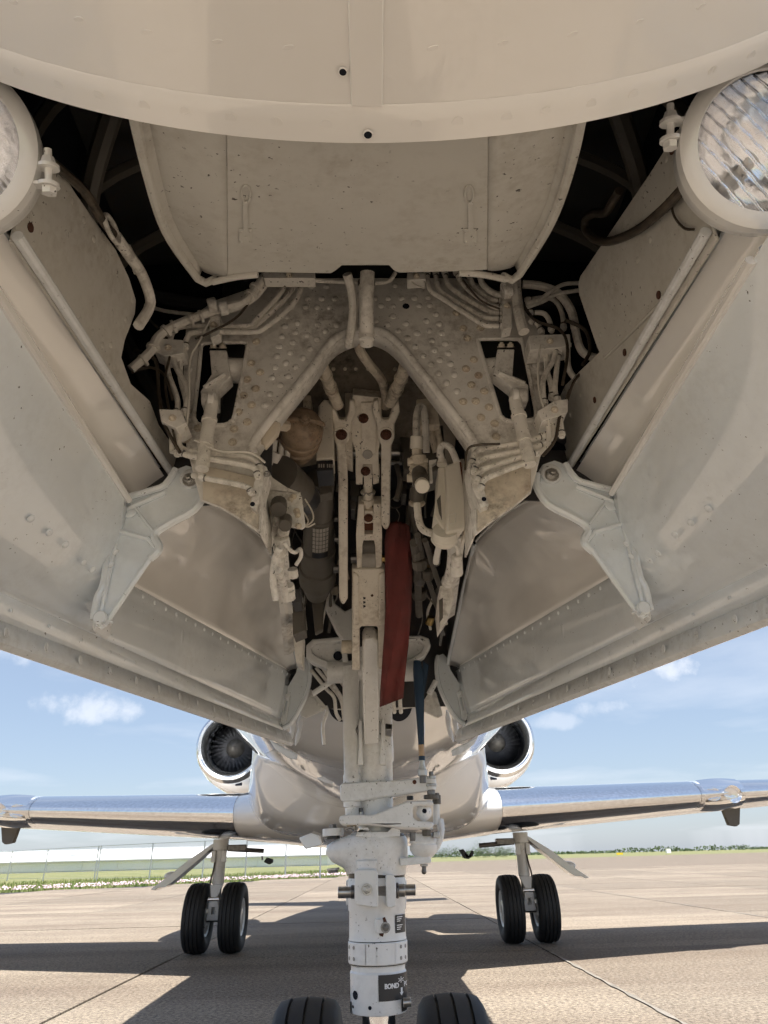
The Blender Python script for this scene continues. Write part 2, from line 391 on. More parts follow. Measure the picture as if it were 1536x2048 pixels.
# concrete apron: slabs with open joints over a dark filler bed, then one far sheet
apron = sheet('apron', [(-45, -14), (70, -14), (70, 44.2), (4.5, 44.2), (-24, 16.0), (-45, 16.0)], -.022, 'joint_filler'); tag(apron, kind='structure')
SX, SY = 3.28, 3.55
X0, Y0 = -1.80, 7.15
smesh = MB().abox(-SX/2+.009, SX/2-.009, -SY/2+.007, SY/2-.007, -.05, 0).mesh('slab'); smesh.materials.append(MAT['concrete'])
for i in range(-9, 16):
    for j in range(-6, 10):
        cx, cy = X0+SX*(i+.5), Y0+SY*(j+.5)
        if cx < -1.5 and cy > 27.5+.95*(cx+12.0): continue      # grass edge runs diagonally on the left
        if cx-SX/2 < -28 or cx+SX/2 > 52 or cy > 42: continue
        o = bpy.data.objects.new('slab', smesh); sc.collection.objects.link(o)
        o.location = (cx, cy, random.uniform(-.0025, .0025)); o.rotation_euler = (random.uniform(-.0006, .0006), random.uniform(-.0006, .0006), 0); o.parent = apron
far = sheet('far_apron', [(-2, 43.1), (140, 43.1), (420, 150), (900, 330), (120, 190), (6, 130)], -.012, 'far_concrete'); tag(far, kind='structure')
# pale re-filled joints
for a, c in (((X0+SX, 0), (X0+SX, 6.9)), ((X0+2*SX, 7.3), (X0+2*SX, 42))):
    rows = []
    k = 60
    for i in range(k+1):
        y = a[1]+(c[1]-a[1])*i/k; w = .013+.006*math.sin(i*1.7)+random.uniform(-.004, .006)
        rows.append([Vector((a[0]-w, y, .0045)), Vector((a[0]+w*.8, y, .0045))])
    MB().grid(rows).build('joint_repair', 'joint_pale', apron)
# rough verge on the left: turf, blades, flower strip
random.seed(3)
def edge_y(x): return 26.6+.98*(x+12.8)
gb = MB()
for k in range(26000):
    x = random.uniform(-42, 1.5); d = random.random()**1.6*26+.1
    y = max(edge_y(x), 16)+d
    h = random.uniform(.04, .13)*(1.5 if random.random() < .1 else 1); w = random.uniform(.012, .03); a = random.uniform(0, 3.14); lx, ly = random.uniform(-.07, .07), random.uniform(-.07, .07)
    gb.add([(x-w*math.cos(a), y-w*math.sin(a), -.06), (x+w*math.cos(a), y+w*math.sin(a), -.06), (x+lx, y+ly, h)], [(0, 1, 2)])
def quick(mb, name, m):
    me = bpy.data.meshes.new(name); me.from_pydata([tuple(p) for p in mb.v], [], mb.f); o = bpy.data.objects.new(name, me); sc.collection.objects.link(o); me.materials.append(MAT[m]); return o
tag(quick(gb, 'grass', 'grass_blade'), 'rough green grass beside the apron in front of the fence', 'grass', kind='stuff')
fb = MB()
for k in range(3800):
    x = random.uniform(-40, 1.0); y = edge_y(x)+random.gauss(2.2, .55); z = random.uniform(.02, .14); r = random.uniform(.02, .045)
    if y < 15: continue
    a = random.uniform(0, 3)
    fb.add([(x+r*math.cos(a), y+r*math.sin(a), z), (x-r*math.sin(a), y+r*math.cos(a), z+.01), (x-r*math.cos(a), y-r*math.sin(a), z), (x+r*math.sin(a), y-r*math.cos(a), z+.012), (x, y, z+r*1.1)], [(0, 1, 4), (1, 2, 4), (2, 3, 4), (3, 0, 4)])
tag(quick(fb, 'wildflowers', 'flower_pink'), 'pale pink wildflowers in a strip along the apron edge', 'flowers', kind='stuff')
# chain link fence
fence = empty('chain_link_fence'); tag(fence, 'grey chain link fence with tall posts before the white hangar', 'fence')
fpts = [P(u, 1760-(0 if u < 250 else (u-250)*.012), z=0) for u in (-60, 14, 86, 188, 193, 298, 404, 490, 570, 640)]
fpts = [Vector((p.x, p.y, 0)) for p in fpts]
A_, B_ = fpts[0], fpts[-1]
post = None
for p in fpts[:]:
    MB().cyl((p.x, p.y, -.05), (p.x, p.y, 1.78), .038, n=8).build('fence_post', 'galvanised', fence)
for zz in (1.76, .92, .10):
    MB().tube([Vector((p.x, p.y, zz)) for p in fpts], .016 if zz > 1 else .010, 6, 1).build('rail', 'galvanised', fence)
wm = MB()
for i in range(len(fpts)-1):
    a, c = fpts[i], fpts[i+1]; L = (c-a).length; d = (c-a)/max(L, .01); k = int(L/.16)
    for j in range(-11, k+1):
        for sg in (1, -1):
            t0 = j*.16; t1 = t0+1.7
            z0, z1 = (.06, 1.76) if sg > 0 else (1.76, .06)
            s0 = max(0, t0); s1 = min(L, t1)
            if s1-s0 < .05: continue
            za = z0+(z1-z0)*(s0-t0)/1.7; zb = z0+(z1-z0)*(s1-t0)/1.7
            p0, p1 = a+d*s0, a+d*s1; w = Vector((0, 0, .0016))
            wm.add([p0+Vector((0, 0, za))-w, p1+Vector((0, 0, zb))-w, p1+Vector((0, 0, zb))+w, p0+Vector((0, 0, za))+w], [(0, 1, 2, 3)])
o = quick(wm, 'wire_mesh', 'galvanised'); o.parent = fence; o['kind'] = 'stuff'
# white hangar
hg = empty('white_hangar'); tag(hg, 'long low white metal hangar with grey roof behind the fence', 'building')
HY = 120.; hl = P(-260, 1740, y=HY).x; hr = P(655, 1725, y=HY).x
ht = P(0, 1699, y=HY).z; ht2 = P(560, 1706, y=HY).z
zt = (ht+ht2)/2
ze = zt*.52
MB().abox(hl, hr, HY, HY+30, -.1, ze).build('wall', 'hangar_white', hg)
zr = zt*1.09; RY = HY+8
MB().plate([(hl-.5, HY-.5, ze), (hl-.5, RY, zr), (hl-.5, HY+30.5, ze), (hl-.5, HY+30.5, ze+.18), (hl-.5, RY, zr+.2), (hl-.5, HY-.5, ze+.18)], (hr-hl+1, 0, 0)).build('roof', 'hangar_white', hg)
MB().abox(hl-.6, hr+.6, RY-.3, RY+.3, zr+.12, zr+.42).build('ridge_cap', 'hangar_roof', hg)
MB().abox(hl-.5, hr+.5, HY-.62, HY-.503, ze+.0, ze+.16).build('gutter', 'hangar_roof', hg)
k = int((hr-hl)/5.0)
for i in range(k):
    x = hl+(hr-hl)*(i+.5)/k
    w = (hr-hl)/k/2-.06
    MB().abox(x-w, x+w, HY-.10, HY-.004, .1, ze-.1).build('wall_panel', 'hangar_white', hg)
    sl_ = (zr-ze)/8.5; MB().add([(x+w+.02, HY-.48, ze+.19), (x+w+.10, HY-.48, ze+.19), (x+w+.10, RY-.1, zr+.21), (x+w+.02, RY-.1, zr+.21), (x+w+.06, HY-.48, ze+.30), (x+w+.06, RY-.1, zr+.32)], [(0, 4, 5, 3), (1, 2, 5, 4), (0, 1, 4)]).build('roof_rib', 'hangar_white', hg)
lv = P(146, 1715, y=HY+2.5)
MB().abox(lv.x-.4, lv.x+.4, HY+2.1, HY+2.9, ze, lv.z+.45).build('vent', 'hangar_roof', hg)
# far trees: each a trunk and a leafy crown
def tree(x, y, h, w, label):
    t = empty('tree'); tag(t, label, 'tree', 'trees on the far side of the field')
    tb = MB(); tb.tube([(x, y, -.1), (x+.1, y, h*.3), (x-.1, y, h*.6)], lambda q: h*.03*(1-.6*q), 6)
    for k in range(5):
        a = k*1.26; tb.tube([(x, y, h*.3), (x+math.cos(a)*w*.3, y+math.sin(a)*w*.3, h*(.5+.08*(k % 3)))], h*.01, 5)
    tb.build('trunk', 'bark', t)
    cb = MB()
    lobes = [(Vector((x+random.uniform(-.36, .36)*w, y+random.uniform(-.3, .3)*w, h*random.uniform(.42, .85))), random.uniform(.16, .30)*w) for _ in range(9)]
    for c, r in lobes:
        for _ in range(170):
            d = Vector((random.gauss(0, 1), random.gauss(0, 1), random.gauss(0, .8))).normalized()*r*random.random()**.4
            p = c+d; s = random.uniform(.25, .55)*h/9
            a = Vector((random.gauss(0, 1), random.gauss(0, 1), random.gauss(0, 1))).normalized(); e = a.orthogonal().normalized(); f = a.cross(e)
            cb.add([p+e*s, p-e*s*.6+f*s*.7, p-e*s*.6-f*s*.7], [(0, 1, 2)])
    o = quick(cb, 'crown', 'leaf_far'); o.parent = t
tl = ['leftmost of the dark trees seen under the right belly edge', 'low dark tree left of the tallest far tree', 'tallest dark far tree beside the right main leg', 'rounded dark tree just right of the tallest far one', 'low dark tree nearest the right main landing gear leg']
for (u, top, w_), lb in zip(((893, 1704, 11), (925, 1704, 10), (975, 1694, 13), (991, 1701, 11), (1012, 1706, 9)), tl):
    y = 330+random.uniform(-12, 12); pb = P(u, 1712, y=y); pt = P(u, top, y=y); tree(pb.x, y, max(3.2, pt.z), w_, lb)
# far low treeline: one mass on the horizon
tb = MB()
for k in range(5200):
    x = random.uniform(-500, 900); y = 900+random.uniform(0, 40)
    hmax = 3.2+1.6*math.sin(x*.021)+1.4*math.sin(x*.06+1)+1.2*math.sin(x*.13); p = Vector((x, y, random.uniform(0, max(2.5, hmax)))); s = random.uniform(.8, 1.7)
    e = Vector((random.gauss(0, 1), random.gauss(0, .5), random.gauss(0, 1))).normalized(); f = e.cross(Vector((0, 1, 0))).normalized()
    tb.add([p+e*s, p-e*s*.6+f*s*.7, p-e*s*.6-f*s*.7], [(0, 1, 2)])
tag(quick(tb, 'treeline', 'leaf_far'), 'low hazy line of trees along the far horizon', 'trees', kind='stuff')
p = P(1240, 1712, y=210); sg = empty('taxiway_sign'); tag(sg, 'small yellow taxiway sign far across the apron', 'sign')
MB().abox(p.x-.85, p.x+.85, 209.9, 210.1, .12, .62).build('board', 'yellow_sign', sg)
for q in (-.6, .6): MB().cyl((p.x+q, 210, -.05), (p.x+q, 210, .13), .04, n=6).build('leg', 'galvanised', sg)
p = P(1337, 1705, y=320); sg = empty('equipment_hut'); tag(sg, 'tiny white equipment hut far off on the grass horizon', 'hut')
MB().abox(p.x-.9, p.x+.9, 319.4, 320.6, -.05, 1.7).build('wall', 'hangar_white', sg); MB().abox(p.x-1.0, p.x+1.0, 319.3, 320.7, 1.703, 1.85).build('roof', 'hangar_roof', sg)

# ================================================================== the business jet
jet = empty('business_jet'); tag(jet, 'white twin engine business jet seen from under its nose wheel bay', 'airplane')
# fuselage stations: Y, centre z, half width, half height
ST = [(-.62, 1.72, .015, .015), (-.60, 1.722, .09, .085), (-.54, 1.727, .17, .165), (-.44, 1.737, .265, .255), (-.30, 1.755, .36, .35), (-.12, 1.785, .452, .448), (.05, 1.818, .520, .522), (.2, 1.846, .575, .578), (.35, 1.869, .62, .62),
      (.7, 1.89, .665, .665), (1.0, 1.91, .70, .705), (1.5, 1.95, .77, .775), (2.06, 1.985, .835, .848), (2.6, 2.01, .885, .945), (3.3, 2.03, .935, .99), (4.2, 2.04, .96, 1.01), (5.2, 2.05, .965, 1.01),
      (9.0, 2.06, .965, 1.0), (10.5, 2.12, .90, .93), (12.0, 2.28, .70, .72), (13.5, 2.5, .40, .42), (14.3, 2.62, .18, .2)]
def station(y):
    for a, c in zip(ST, ST[1:]):
        if a[0] <= y <= c[0]:
            t = (y-a[0])/(c[0]-a[0]); return tuple(a[k]+(c[k]-a[k])*t for k in (1, 2, 3))
    return ST[-1][1:]
def xo(y): return -.0115*max(0, y-2.2)      # the jet stands a touch skewed to the lens
def skin_pt(x, y, out=0):            # belly point below x
    zc, rx, rz = station(y); return Vector((x+xo(y), y, zc-(rz+out)*math.sqrt(max(0, 1-(x/(rx+out))**2))))
def skin_n(x, y):
    zc, rx, rz = station(y); p = skin_pt(x, y); return Vector((p.x/rx**2, 0, (p.z-zc)/rz**2)).normalized()
def loft(ys, a0, n, out=0):
    rows = []
    for y in ys:
        zc, rx, rz = station(y); q = a0(y); row = []
        for i in range(n+1):
            a = q+(2*math.pi-2*q)*i/n; row.append(Vector((xo(y)-math.sin(a)*(rx+out), y, zc-math.cos(a)*(rz+out))))
        rows.append(row)
    return rows
fr = lambda a, c, k: [a+(c-a)*i/k for i in range(k+1)]
nose = MB().grid(loft([-.62, -.615, -.60, -.57]+fr(-.54, .35, 26), lambda y: 0, 96)).build('nose_skin', 'belly_paint', jet, 60)
def open_a(y):
    zc, rx, rz = station(y); hx = .405 if y < 1.0 else .405-.06*(y-1.0); return math.asin(hx/rx)
MB().grid(loft(fr(.35, 2.06, 20), open_a, 72)).build('forward_fuselage_skin', 'fuselage_paint', jet, 60)
aft = MB().grid(loft(fr(2.06, 5.2, 24)+fr(5.6, 14.3, 18), lambda y: 0, 96)).build('fuselage_skin', 'fuselage_paint', jet, 60)
# lip doubler, seam strap and screws on the nose skin
rows = []
for y in (.3235, .3245, .3375, .3515, .3520):
    o_ = {.3235: .0, .3245: .0008, .3375: .0009, .3515: .0009, .3520: -.004}[y]
    rows.append([skin_pt(x, min(y, .352), o_)+(Vector((0, y-.352 if y > .352 else 0, 0))) for x in fr(-.5, .5, 60)])
MB().grid(rows).build('lip_doubler', 'belly_paint', nose, 50)
rows = []
for y in fr(.06, .324, 14):
    rows.append([skin_pt(x, y, o_) for x, o_ in ((-.0135, 0), (-.0125, .0014), (.0095, .0014), (.0105, 0))])
MB().grid(rows).build('seam_strap', 'belly_paint', nose, 50)
rows = []
for y, o_ in ((.236, 0), (.2372, .0007), (.2485, .0007), (.2497, 0)):
    rows.append([skin_pt(x, y, o_) for x in fr(.012, .42, 30)])
MB().grid(rows).build('frame_strap', 'belly_paint', nose, 50)
for x in fr(-.42, .42, 24):
    if abs(x) < .03: continue
    y = .3385; fix('slot' if random.random() < .35 else 'screw', skin_pt(x+random.uniform(-.004, .004), y, .0008), skin_n(x, y), .0046, nose, 'belly_paint', .28)
for x in fr(-.36, .40, 15):
    y = .287; o = fix('screw', skin_pt(x, y, -.0002), skin_n(x, y), .0042, nose, 'belly_paint', .5, .2); o.scale.x *= .35
for x, y, r in ((-.0185, .3005, .0028), (-.001, .3445, .0034)):
    p = skin_pt(x, y, .0021); nn = skin_n(x, y)
    MB().lathe(p-nn*.0004, nn, [(0, r*1.25), (.0008, r*1.2), (.0009, r*.95), (-.0002, r*.9)], 16, False).build('hole_rim', 'belly_paint', nose)
    MB().lathe(p-nn*.0006, nn, [(0, r*.95), (.0006, r*.95)], 16).build('drain_hole', 'void_shade', nose)

# ---- bay shell: the dark compartment around the wheel well
shell = empty('bay_shell', parent=jet)
def wall(name, pts, m, par=shell): return MB().add([Vector(p) for p in pts], [tuple(range(len(pts)))]).build(name, m, par)
wall('roof_panel', [(-.6, .30, 1.80), (.6, .30, 1.80), (.6, 2.06, 1.86), (-.6, 2.06, 1.86)], 'shade_grey')
wall('front_frame', [(-.45, .356, 1.36), (.45, .356, 1.36), (.45, .356, 1.8), (-.45, .356, 1.8)], 'void_shade')
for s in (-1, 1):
    wall('side_liner', [(s*.46, .35, 1.36), (s*.46, 1.0, 1.36), (s*.46, 1.0, 1.8), (s*.46, .35, 1.8)], 'void_shade')
    wall('well_side', [(s*.262, .93, 1.33), (s*.256, 1.1, 1.34), (s*.245, 1.45, 1.43), (s*.235, 1.75, 1.38), (s*.225, 2.05, 1.26), (s*.225, 2.05, 1.86), (s*.262, .93, 1.82)], 'shade_grey')
    wall('side_pocket', [(s*.46, 1.0, 1.36), (s*.262, .99, 1.36), (s*.262, .99, 1.8), (s*.46, 1.0, 1.8)], 'void_shade')
wall('well_rear', [(-.26, 2.045, 1.14), (.26, 2.045, 1.14), (.26, 2.045, 1.86), (-.26, 2.045, 1.86)], 'shade_grey')
# ---- centre pan (fairing under the nose floor)
pa, pn = plane3(P(270, 250, y=.385), P(1160, 245, y=.385), P(715, 558, y=.66))
ctr = [(452, 200), (978, 200), (975, 540), (920, 543), (800, 546), (789, 543), (778, 531), (684, 531), (672, 541), (662, 547), (515, 545), (455, 553)]
q = MB().plate([PL(u, v, pa, pn) for u, v in ctr], -pn*.004); pan = q.build('bay_pan', 'pan_paint', jet, bevel=.0012)
for s, seam, edge in ((-1, [(452, 200), (452, 330), (453, 450), (455, 553)], [(258, 200), (292, 350), (330, 470), (395, 566)]), (1, [(978, 200), (978, 330), (977, 450), (975, 540)], [(1172, 200), (1146, 330), (1105, 450), (1040, 557)])):
    e_ = smooth_path([Vector((u, v, 0)) for u, v in edge], 6); e_ = [(p.x, p.y) for p in e_]
    rows = []
    for i, (u, v) in enumerate(e_):
        t = i/(len(e_)-1); vs = 200+(seam[-1][1]-200)*t; us = seam[0][0]+(seam[-1][0]-seam[0][0])*t
        row = []
        for k in range(9):
            w = k/8; uu = us+(u-us)*w; vv = vs+(v-vs)*w
            sag = .020*(w**1.6) - (.016 if w > .93 else 0)
            row.append(PL(uu, vv, pa, pn, -sag-.001))
        rows.append(row)
    MB().grid(rows).build('side_flare', 'pan_paint', pan, 50, solid=.003)
    MB().tube([PL(u, v, pa, pn, -.006) for u, v in e_]+[PL(u, v, pa, pn, -.002) for u, v in ([(412, 569), (430, 561)] if s < 0 else [(1024, 563), (1006, 555)])], .0052, 8, 1).build('rim', 'pan_paint', pan)
    lip = [(425, 561), (470, 551), (516, 546)] if s < 0 else [(918, 543), (965, 546), (1012, 556)]
    MB().tube([PL(u, v, pa, pn, .002) for u, v in lip], .0042, 8).build('edge_seal', 'pan_paint', pan)
    for v in (300, 345, 385, 425, 462, 495, 525):
        fix('dome', PL(444 if s < 0 else 982, v, pa, pn, -.001), pn, .0026, pan, 'pan_paint', .6)
    # latch strap
    u0 = 490 if s < 0 else 940
    MB().tube([PL(u0-s*2+9*math.cos(a), 386+17*math.sin(a), pa, pn, .001) for a in [R(i*30) for i in range(13)]], .0013, 6, 2).build('latch_ring', 'pan_paint', pan)
    MB().plate([PL(u0+du, v, pa, pn, .0002) for du, v in ((-5, 402), (5, 402), (7, 458), (-4, 458))], pn*.002).build('latch_strap', 'pan_paint', pan, bevel=.0005)
    MB().plate([PL(u0+du, v, pa, pn, .0002) for du, v in ((-12, 456), (14, 456), (14, 486), (-12, 486))], pn*.0015).build('latch_plate', 'pan_paint', pan, bevel=.0005)
    for du, v in ((-8, 461), (11, 461), (-8, 481), (11, 481), (2, 470)): fix('dome', PL(u0+du, v, pa, pn, .0017), pn, .0019, pan, 'pan_paint', .8)

# ---- side webs beside the door hinges
wl_ = [(25, 485), (40, 420), (95, 335), (128, 350), (150, 385), (192, 445), (232, 500), (258, 555), (272, 600), (270, 628), (250, 680), (243, 715), (262, 768), (300, 802), (318, 850), (345, 890), (374, 935), (342, 953)]
wr_ = [(1432, 480), (1405, 400), (1355, 258), (1300, 345), (1160, 552), (1156, 570), (1158, 590), (1192, 690), (1198, 704), (1130, 770), (1085, 865), (1062, 930), (1130, 955)]
for s, ol in ((-1, wl_), (1, wr_)):
    a = P(0 if s < 0 else 1500, 440, x=s*.338); c = P(340 if s < 0 else 1130, 950, x=s*.333); d = P(250 if s < 0 else 1200, 640, x=s*.322)
    wa, wn_ = plane3(a, c, d)
    w = MB().plate([PL(u, v, wa, wn_) for u, v in ol], -wn_*.004).build('hinge_web', 'pan_paint', jet, bevel=.0012)
    rv = [(145, 402), (168, 440), (188, 478), (214, 515), (234, 545), (265, 600), (252, 640), (230, 735), (222, 690), (160, 640), (185, 665), (205, 690), (250, 790), (268, 830)] if s < 0 else [(1332, 318), (1290, 388), (1255, 455), (1190, 535), (1172, 585), (1200, 670), (1235, 668), (1260, 648), (1275, 520), (1300, 480), (1160, 790), (1140, 830), (1110, 880)]
    for u, v in rv: fix('dome', PL(u, v, wa, wn_, .0), wn_, .0042, w, 'pan_paint', .5)
    hl_ = [(60, 455), (133, 620), (203, 735), (263, 828)] if s < 0 else [(1345, 300), (1318, 590), (1250, 705), (1190, 800)]
    for u, v in hl_:
        p = PL(u, v, wa, wn_, .0012); MB().lathe(p, wn_, [(-.001, .0048), (0, .0048)], 14).build('screw_hole', 'rust', w)
    rod = [(22, 470), (110, 602), (220, 770), (342, 954)] if s < 0 else [(1424, 462), (1330, 620), (1230, 788), (1128, 960)]
    MB().tube([PL(u, v, wa, wn_, .006) for u, v in rod], .0058, 10, 3).build('hinge_rod', 'trim_paint', w)
    if s < 0:   # loom on the edge
        lo = [(80, 320), (150, 380), (192, 445), (215, 470), (240, 505), (268, 545), (285, 590), (284, 615), (262, 650)]
        MB().tube([PL(u, v, wa, wn_, .010) for u, v in lo[:4]], .0052, 8).build('cable', 'black_cable', w)
        MB().tube([PL(u, v, wa, wn_, .010) for u, v in lo[3:]], .0072, 10).build('cable_sleeve', 'hose_paint', w)
        MB().tube([PL(200+13*math.cos(t), 455+24*math.sin(t)+13*math.cos(t), wa, wn_, .014+.004*math.sin(t)) for t in [i*.5 for i in range(14)]], .003, 7).build('cable_loop', 'hose_paint', w)
        MB().plate([PL(u, v, wa, wn_, .004) for u, v in ((240, 490), (252, 488), (268, 520), (271, 545), (262, 548))], wn_*.0015).build('cable_bracket', 'pan_paint', w)
    else:
        lo = [(1392, 372), (1350, 415), (1300, 455), (1250, 478), (1215, 480), (1190, 462), (1188, 438), (1205, 425), (1228, 424), (1245, 400), (1258, 380)]
        MB().tube([PL(u, v, wa, wn_, .012) for u, v in lo], .0055, 10).build('lamp_cable', 'black_cable', w)
        MB().tube([PL(u, v, wa, wn_, .004) for u, v in ((1375, 360), (1352, 395), (1355, 430), (1375, 455), (1395, 458))], .0014, 6).build('bonding_wire', 'black_cable', w)
        p3 = [(1330, 600), (1262, 668), (1212, 716), (1200, 705)]
        MB().tube([PL(u, v, wa, wn_, .002) for u, v in p3[:3]], .0022, 6).build('panel_lip', 'pan_paint', w)

# ---- A-frame bulkhead
BY = .90
bp = lambda u, v, o=0: P(u, v, y=BY-o)
out = [(372, 640), (430, 600), (560, 556), (930, 556), (1040, 600), (1078, 650), (1092, 760), (1090, 880), (1062, 985), (1030, 1012), (985, 1042), (951, 1070), (952, 1010), (945, 882), (830, 728), (795, 688), (765, 664), (735, 656), (695, 662), (660, 684), (625, 735), (508, 884), (520, 1000), (518, 1066), (480, 1038), (440, 1014), (400, 1000), (372, 890), (366, 760)]
h1 = [(402, 694), (410, 686), (486, 684), (494, 692), (494, 702), (470, 828), (462, 842), (448, 850), (402, 850), (391, 842), (388, 826), (396, 760)]
h2 = [(956, 684), (962, 678), (1036, 678), (1046, 690), (1068, 800), (1072, 828), (1064, 840), (1018, 842), (1004, 834), (996, 818)]
bulk = MB().plate([bp(u, v) for u, v in out], (0, .006, 0), [[bp(u, v) for u, v in h1], [bp(u, v) for u, v in h2]]).build('bay_bulkhead', 'bay_paint', jet, bevel=.0015)
dark_l = MB().plate([P(u, v, y=1.0) for u, v in ((215, 580), (560, 560), (540, 1000), (400, 1010), (262, 1010), (200, 900), (190, 720))], (0, .004, 0)).build('outer_bulkhead', 'shade_grey', jet); dark_r = MB().plate([P(u, v, y=1.0) for u, v in ((930, 560), (1220, 580), (1270, 740), (1262, 900), (1195, 1005), (1060, 1000), (930, 990))], (0, .004, 0)).build('outer_bulkhead', 'shade_grey', jet)
for h in (h1, h2): MB().tube([bp(u, v, .001) for u, v in h+h[:1]], .0036, 7, 2).build('opening_flange', 'bay_paint', bulk)
MB().tube([bp(u, v, .003) for u, v in [(506, 905), (508, 884), (560, 815), (625, 735), (660, 686), (695, 664), (735, 656)]], .0068, 12).build('arch_bead', 'bay_paint', bulk)
MB().tube([bp(u, v, .003) for u, v in [(735, 656), (768, 665), (797, 688), (832, 730), (890, 805), (945, 880), (957, 930)]], .0068, 12).build('arch_bead', 'bay_paint', bulk)
al = smooth_path([bp(u, v) for u, v in [(508, 884), (560, 815), (625, 735), (660, 686), (695, 664), (735, 656), (768, 665), (797, 688), (832, 730), (890, 805), (945, 880)]], 4)
MB().grid([[p, p+Vector((0, .045, .002))] for p in al]).build('arch_flange', 'bay_paint', bulk, 50, solid=.003)
dl = [(1120, 140), (1200, 140), (1100, 205), (1175, 205), (1245, 205), (1020, 250), (1090, 248), (1150, 250), (1215, 250), (990, 300), (1045, 335), (980, 352), (1155, 343), (1255, 345), (1035, 383), (965, 405), (1097, 397), (1195, 378), (1022, 437), (1150, 420), (950, 458), (1113, 470), (938, 510), (1008, 490), (1075, 518), (985, 545), (927, 567), (1035, 565), (912, 623), (997, 615), (955, 663), (900, 710), (873, 768), (470, 583), (463, 640), (600, 968), (640, 1050), (680, 1100), (560, 1090), (500, 1140)]
dr = [(132, 135), (212, 130), (22, 203), (95, 203), (167, 203), (237, 202), (308, 200), (60, 243), (122, 245), (260, 240), (317, 240), (122, 298), (350, 288), (30, 323), (92, 342), (190, 337), (298, 323), (367, 338), (150, 375), (250, 388), (313, 374), (380, 388), (200, 415), (327, 427), (398, 443), (240, 460), (343, 478), (413, 495), (283, 507), (370, 530), (427, 550), (323, 553), (363, 600), (446, 607), (404, 650), (461, 695), (875, 555)]
hl2 = [(828, 432), (800, 547), (848, 595), (780, 633), (825, 682), (760, 718), (803, 768), (732, 805), (780, 858), (710, 895), (703, 965), (455, 950), (520, 890)]
hr2 = [(495, 362), (585, 360), (515, 415), (550, 528), (508, 577), (575, 612), (537, 662), (605, 695), (560, 748), (493, 750), (630, 780), (588, 835), (660, 866), (668, 935), (458, 280)]
K = 1/2.648; NB = Vector((0, -1, 0))
for lst, ox in ((dl, 200), (dr, 740)):
    for cx, cy in lst: fix('dome', bp(ox+cx*K, 520+cy*K), NB, .0060*random.uniform(.92, 1.06), bulk, 'bay_paint', .7)
for lst, ox in ((hl2, 200), (hr2, 740)):
    for cx, cy in lst: fix('hex', bp(ox+cx*K, 520+cy*K), NB, .0054, bulk, 'dirty_paint', .7)
for u, v in ((425, 968), (450, 985), (430, 1000), (470, 1000), (1015, 965), (1040, 985), (1005, 995), (1050, 945), (990, 1015), (440, 960)): fix('dome', bp(u, v), NB, .0055, bulk, 'dirty_paint', .6)
p = bp(812, 612, .0008); MB().lathe(p, NB, [(-.002, .006), (0, .006)], 12).build('open_hole', 'void_shade', bulk)
# leg flanges
for s, pts in ((-1, [(508, 884), (520, 1000), (519, 1062)]), (1, [(945, 882), (952, 1010), (951, 1066)])):
    MB().grid([[bp(u, v), bp(u, v)+Vector((-s*.004, .09, .0))] for u, v in pts]).build('leg_flange', 'bay_paint', bulk, solid=.003)
# lower cross panels outboard of the legs
for s, pts in ((-1, [(405, 930), (515, 955), (517, 1058), (480, 1034), (440, 1011), (405, 998)]), (1, [(955, 955), (1062, 925), (1062, 980), (1030, 1008), (985, 1038), (955, 1062)])):
    MB().plate([bp(u, v, .006) for u, v in pts], (0, .004, 0)).build('leg_doubler', 'dirty_paint', bulk, bevel=.001)
# roof plate seen through the arch
arch = MB().grid([[Vector((x, y, 1.70-.55*(y-1.0)-.9*x*x)) for x in fr(-.18, .18, 12)] for y in (1.0, 1.1, 1.2, 1.3)]).build('well_roof_plate', 'grimy_shade', jet, 50, solid=.003)
for u in (667, 690, 712, 736, 790): fix('dome', P(u, 738, y=1.085), (0, -.7, -.7), .004, arch, 'dirty_paint', .7)
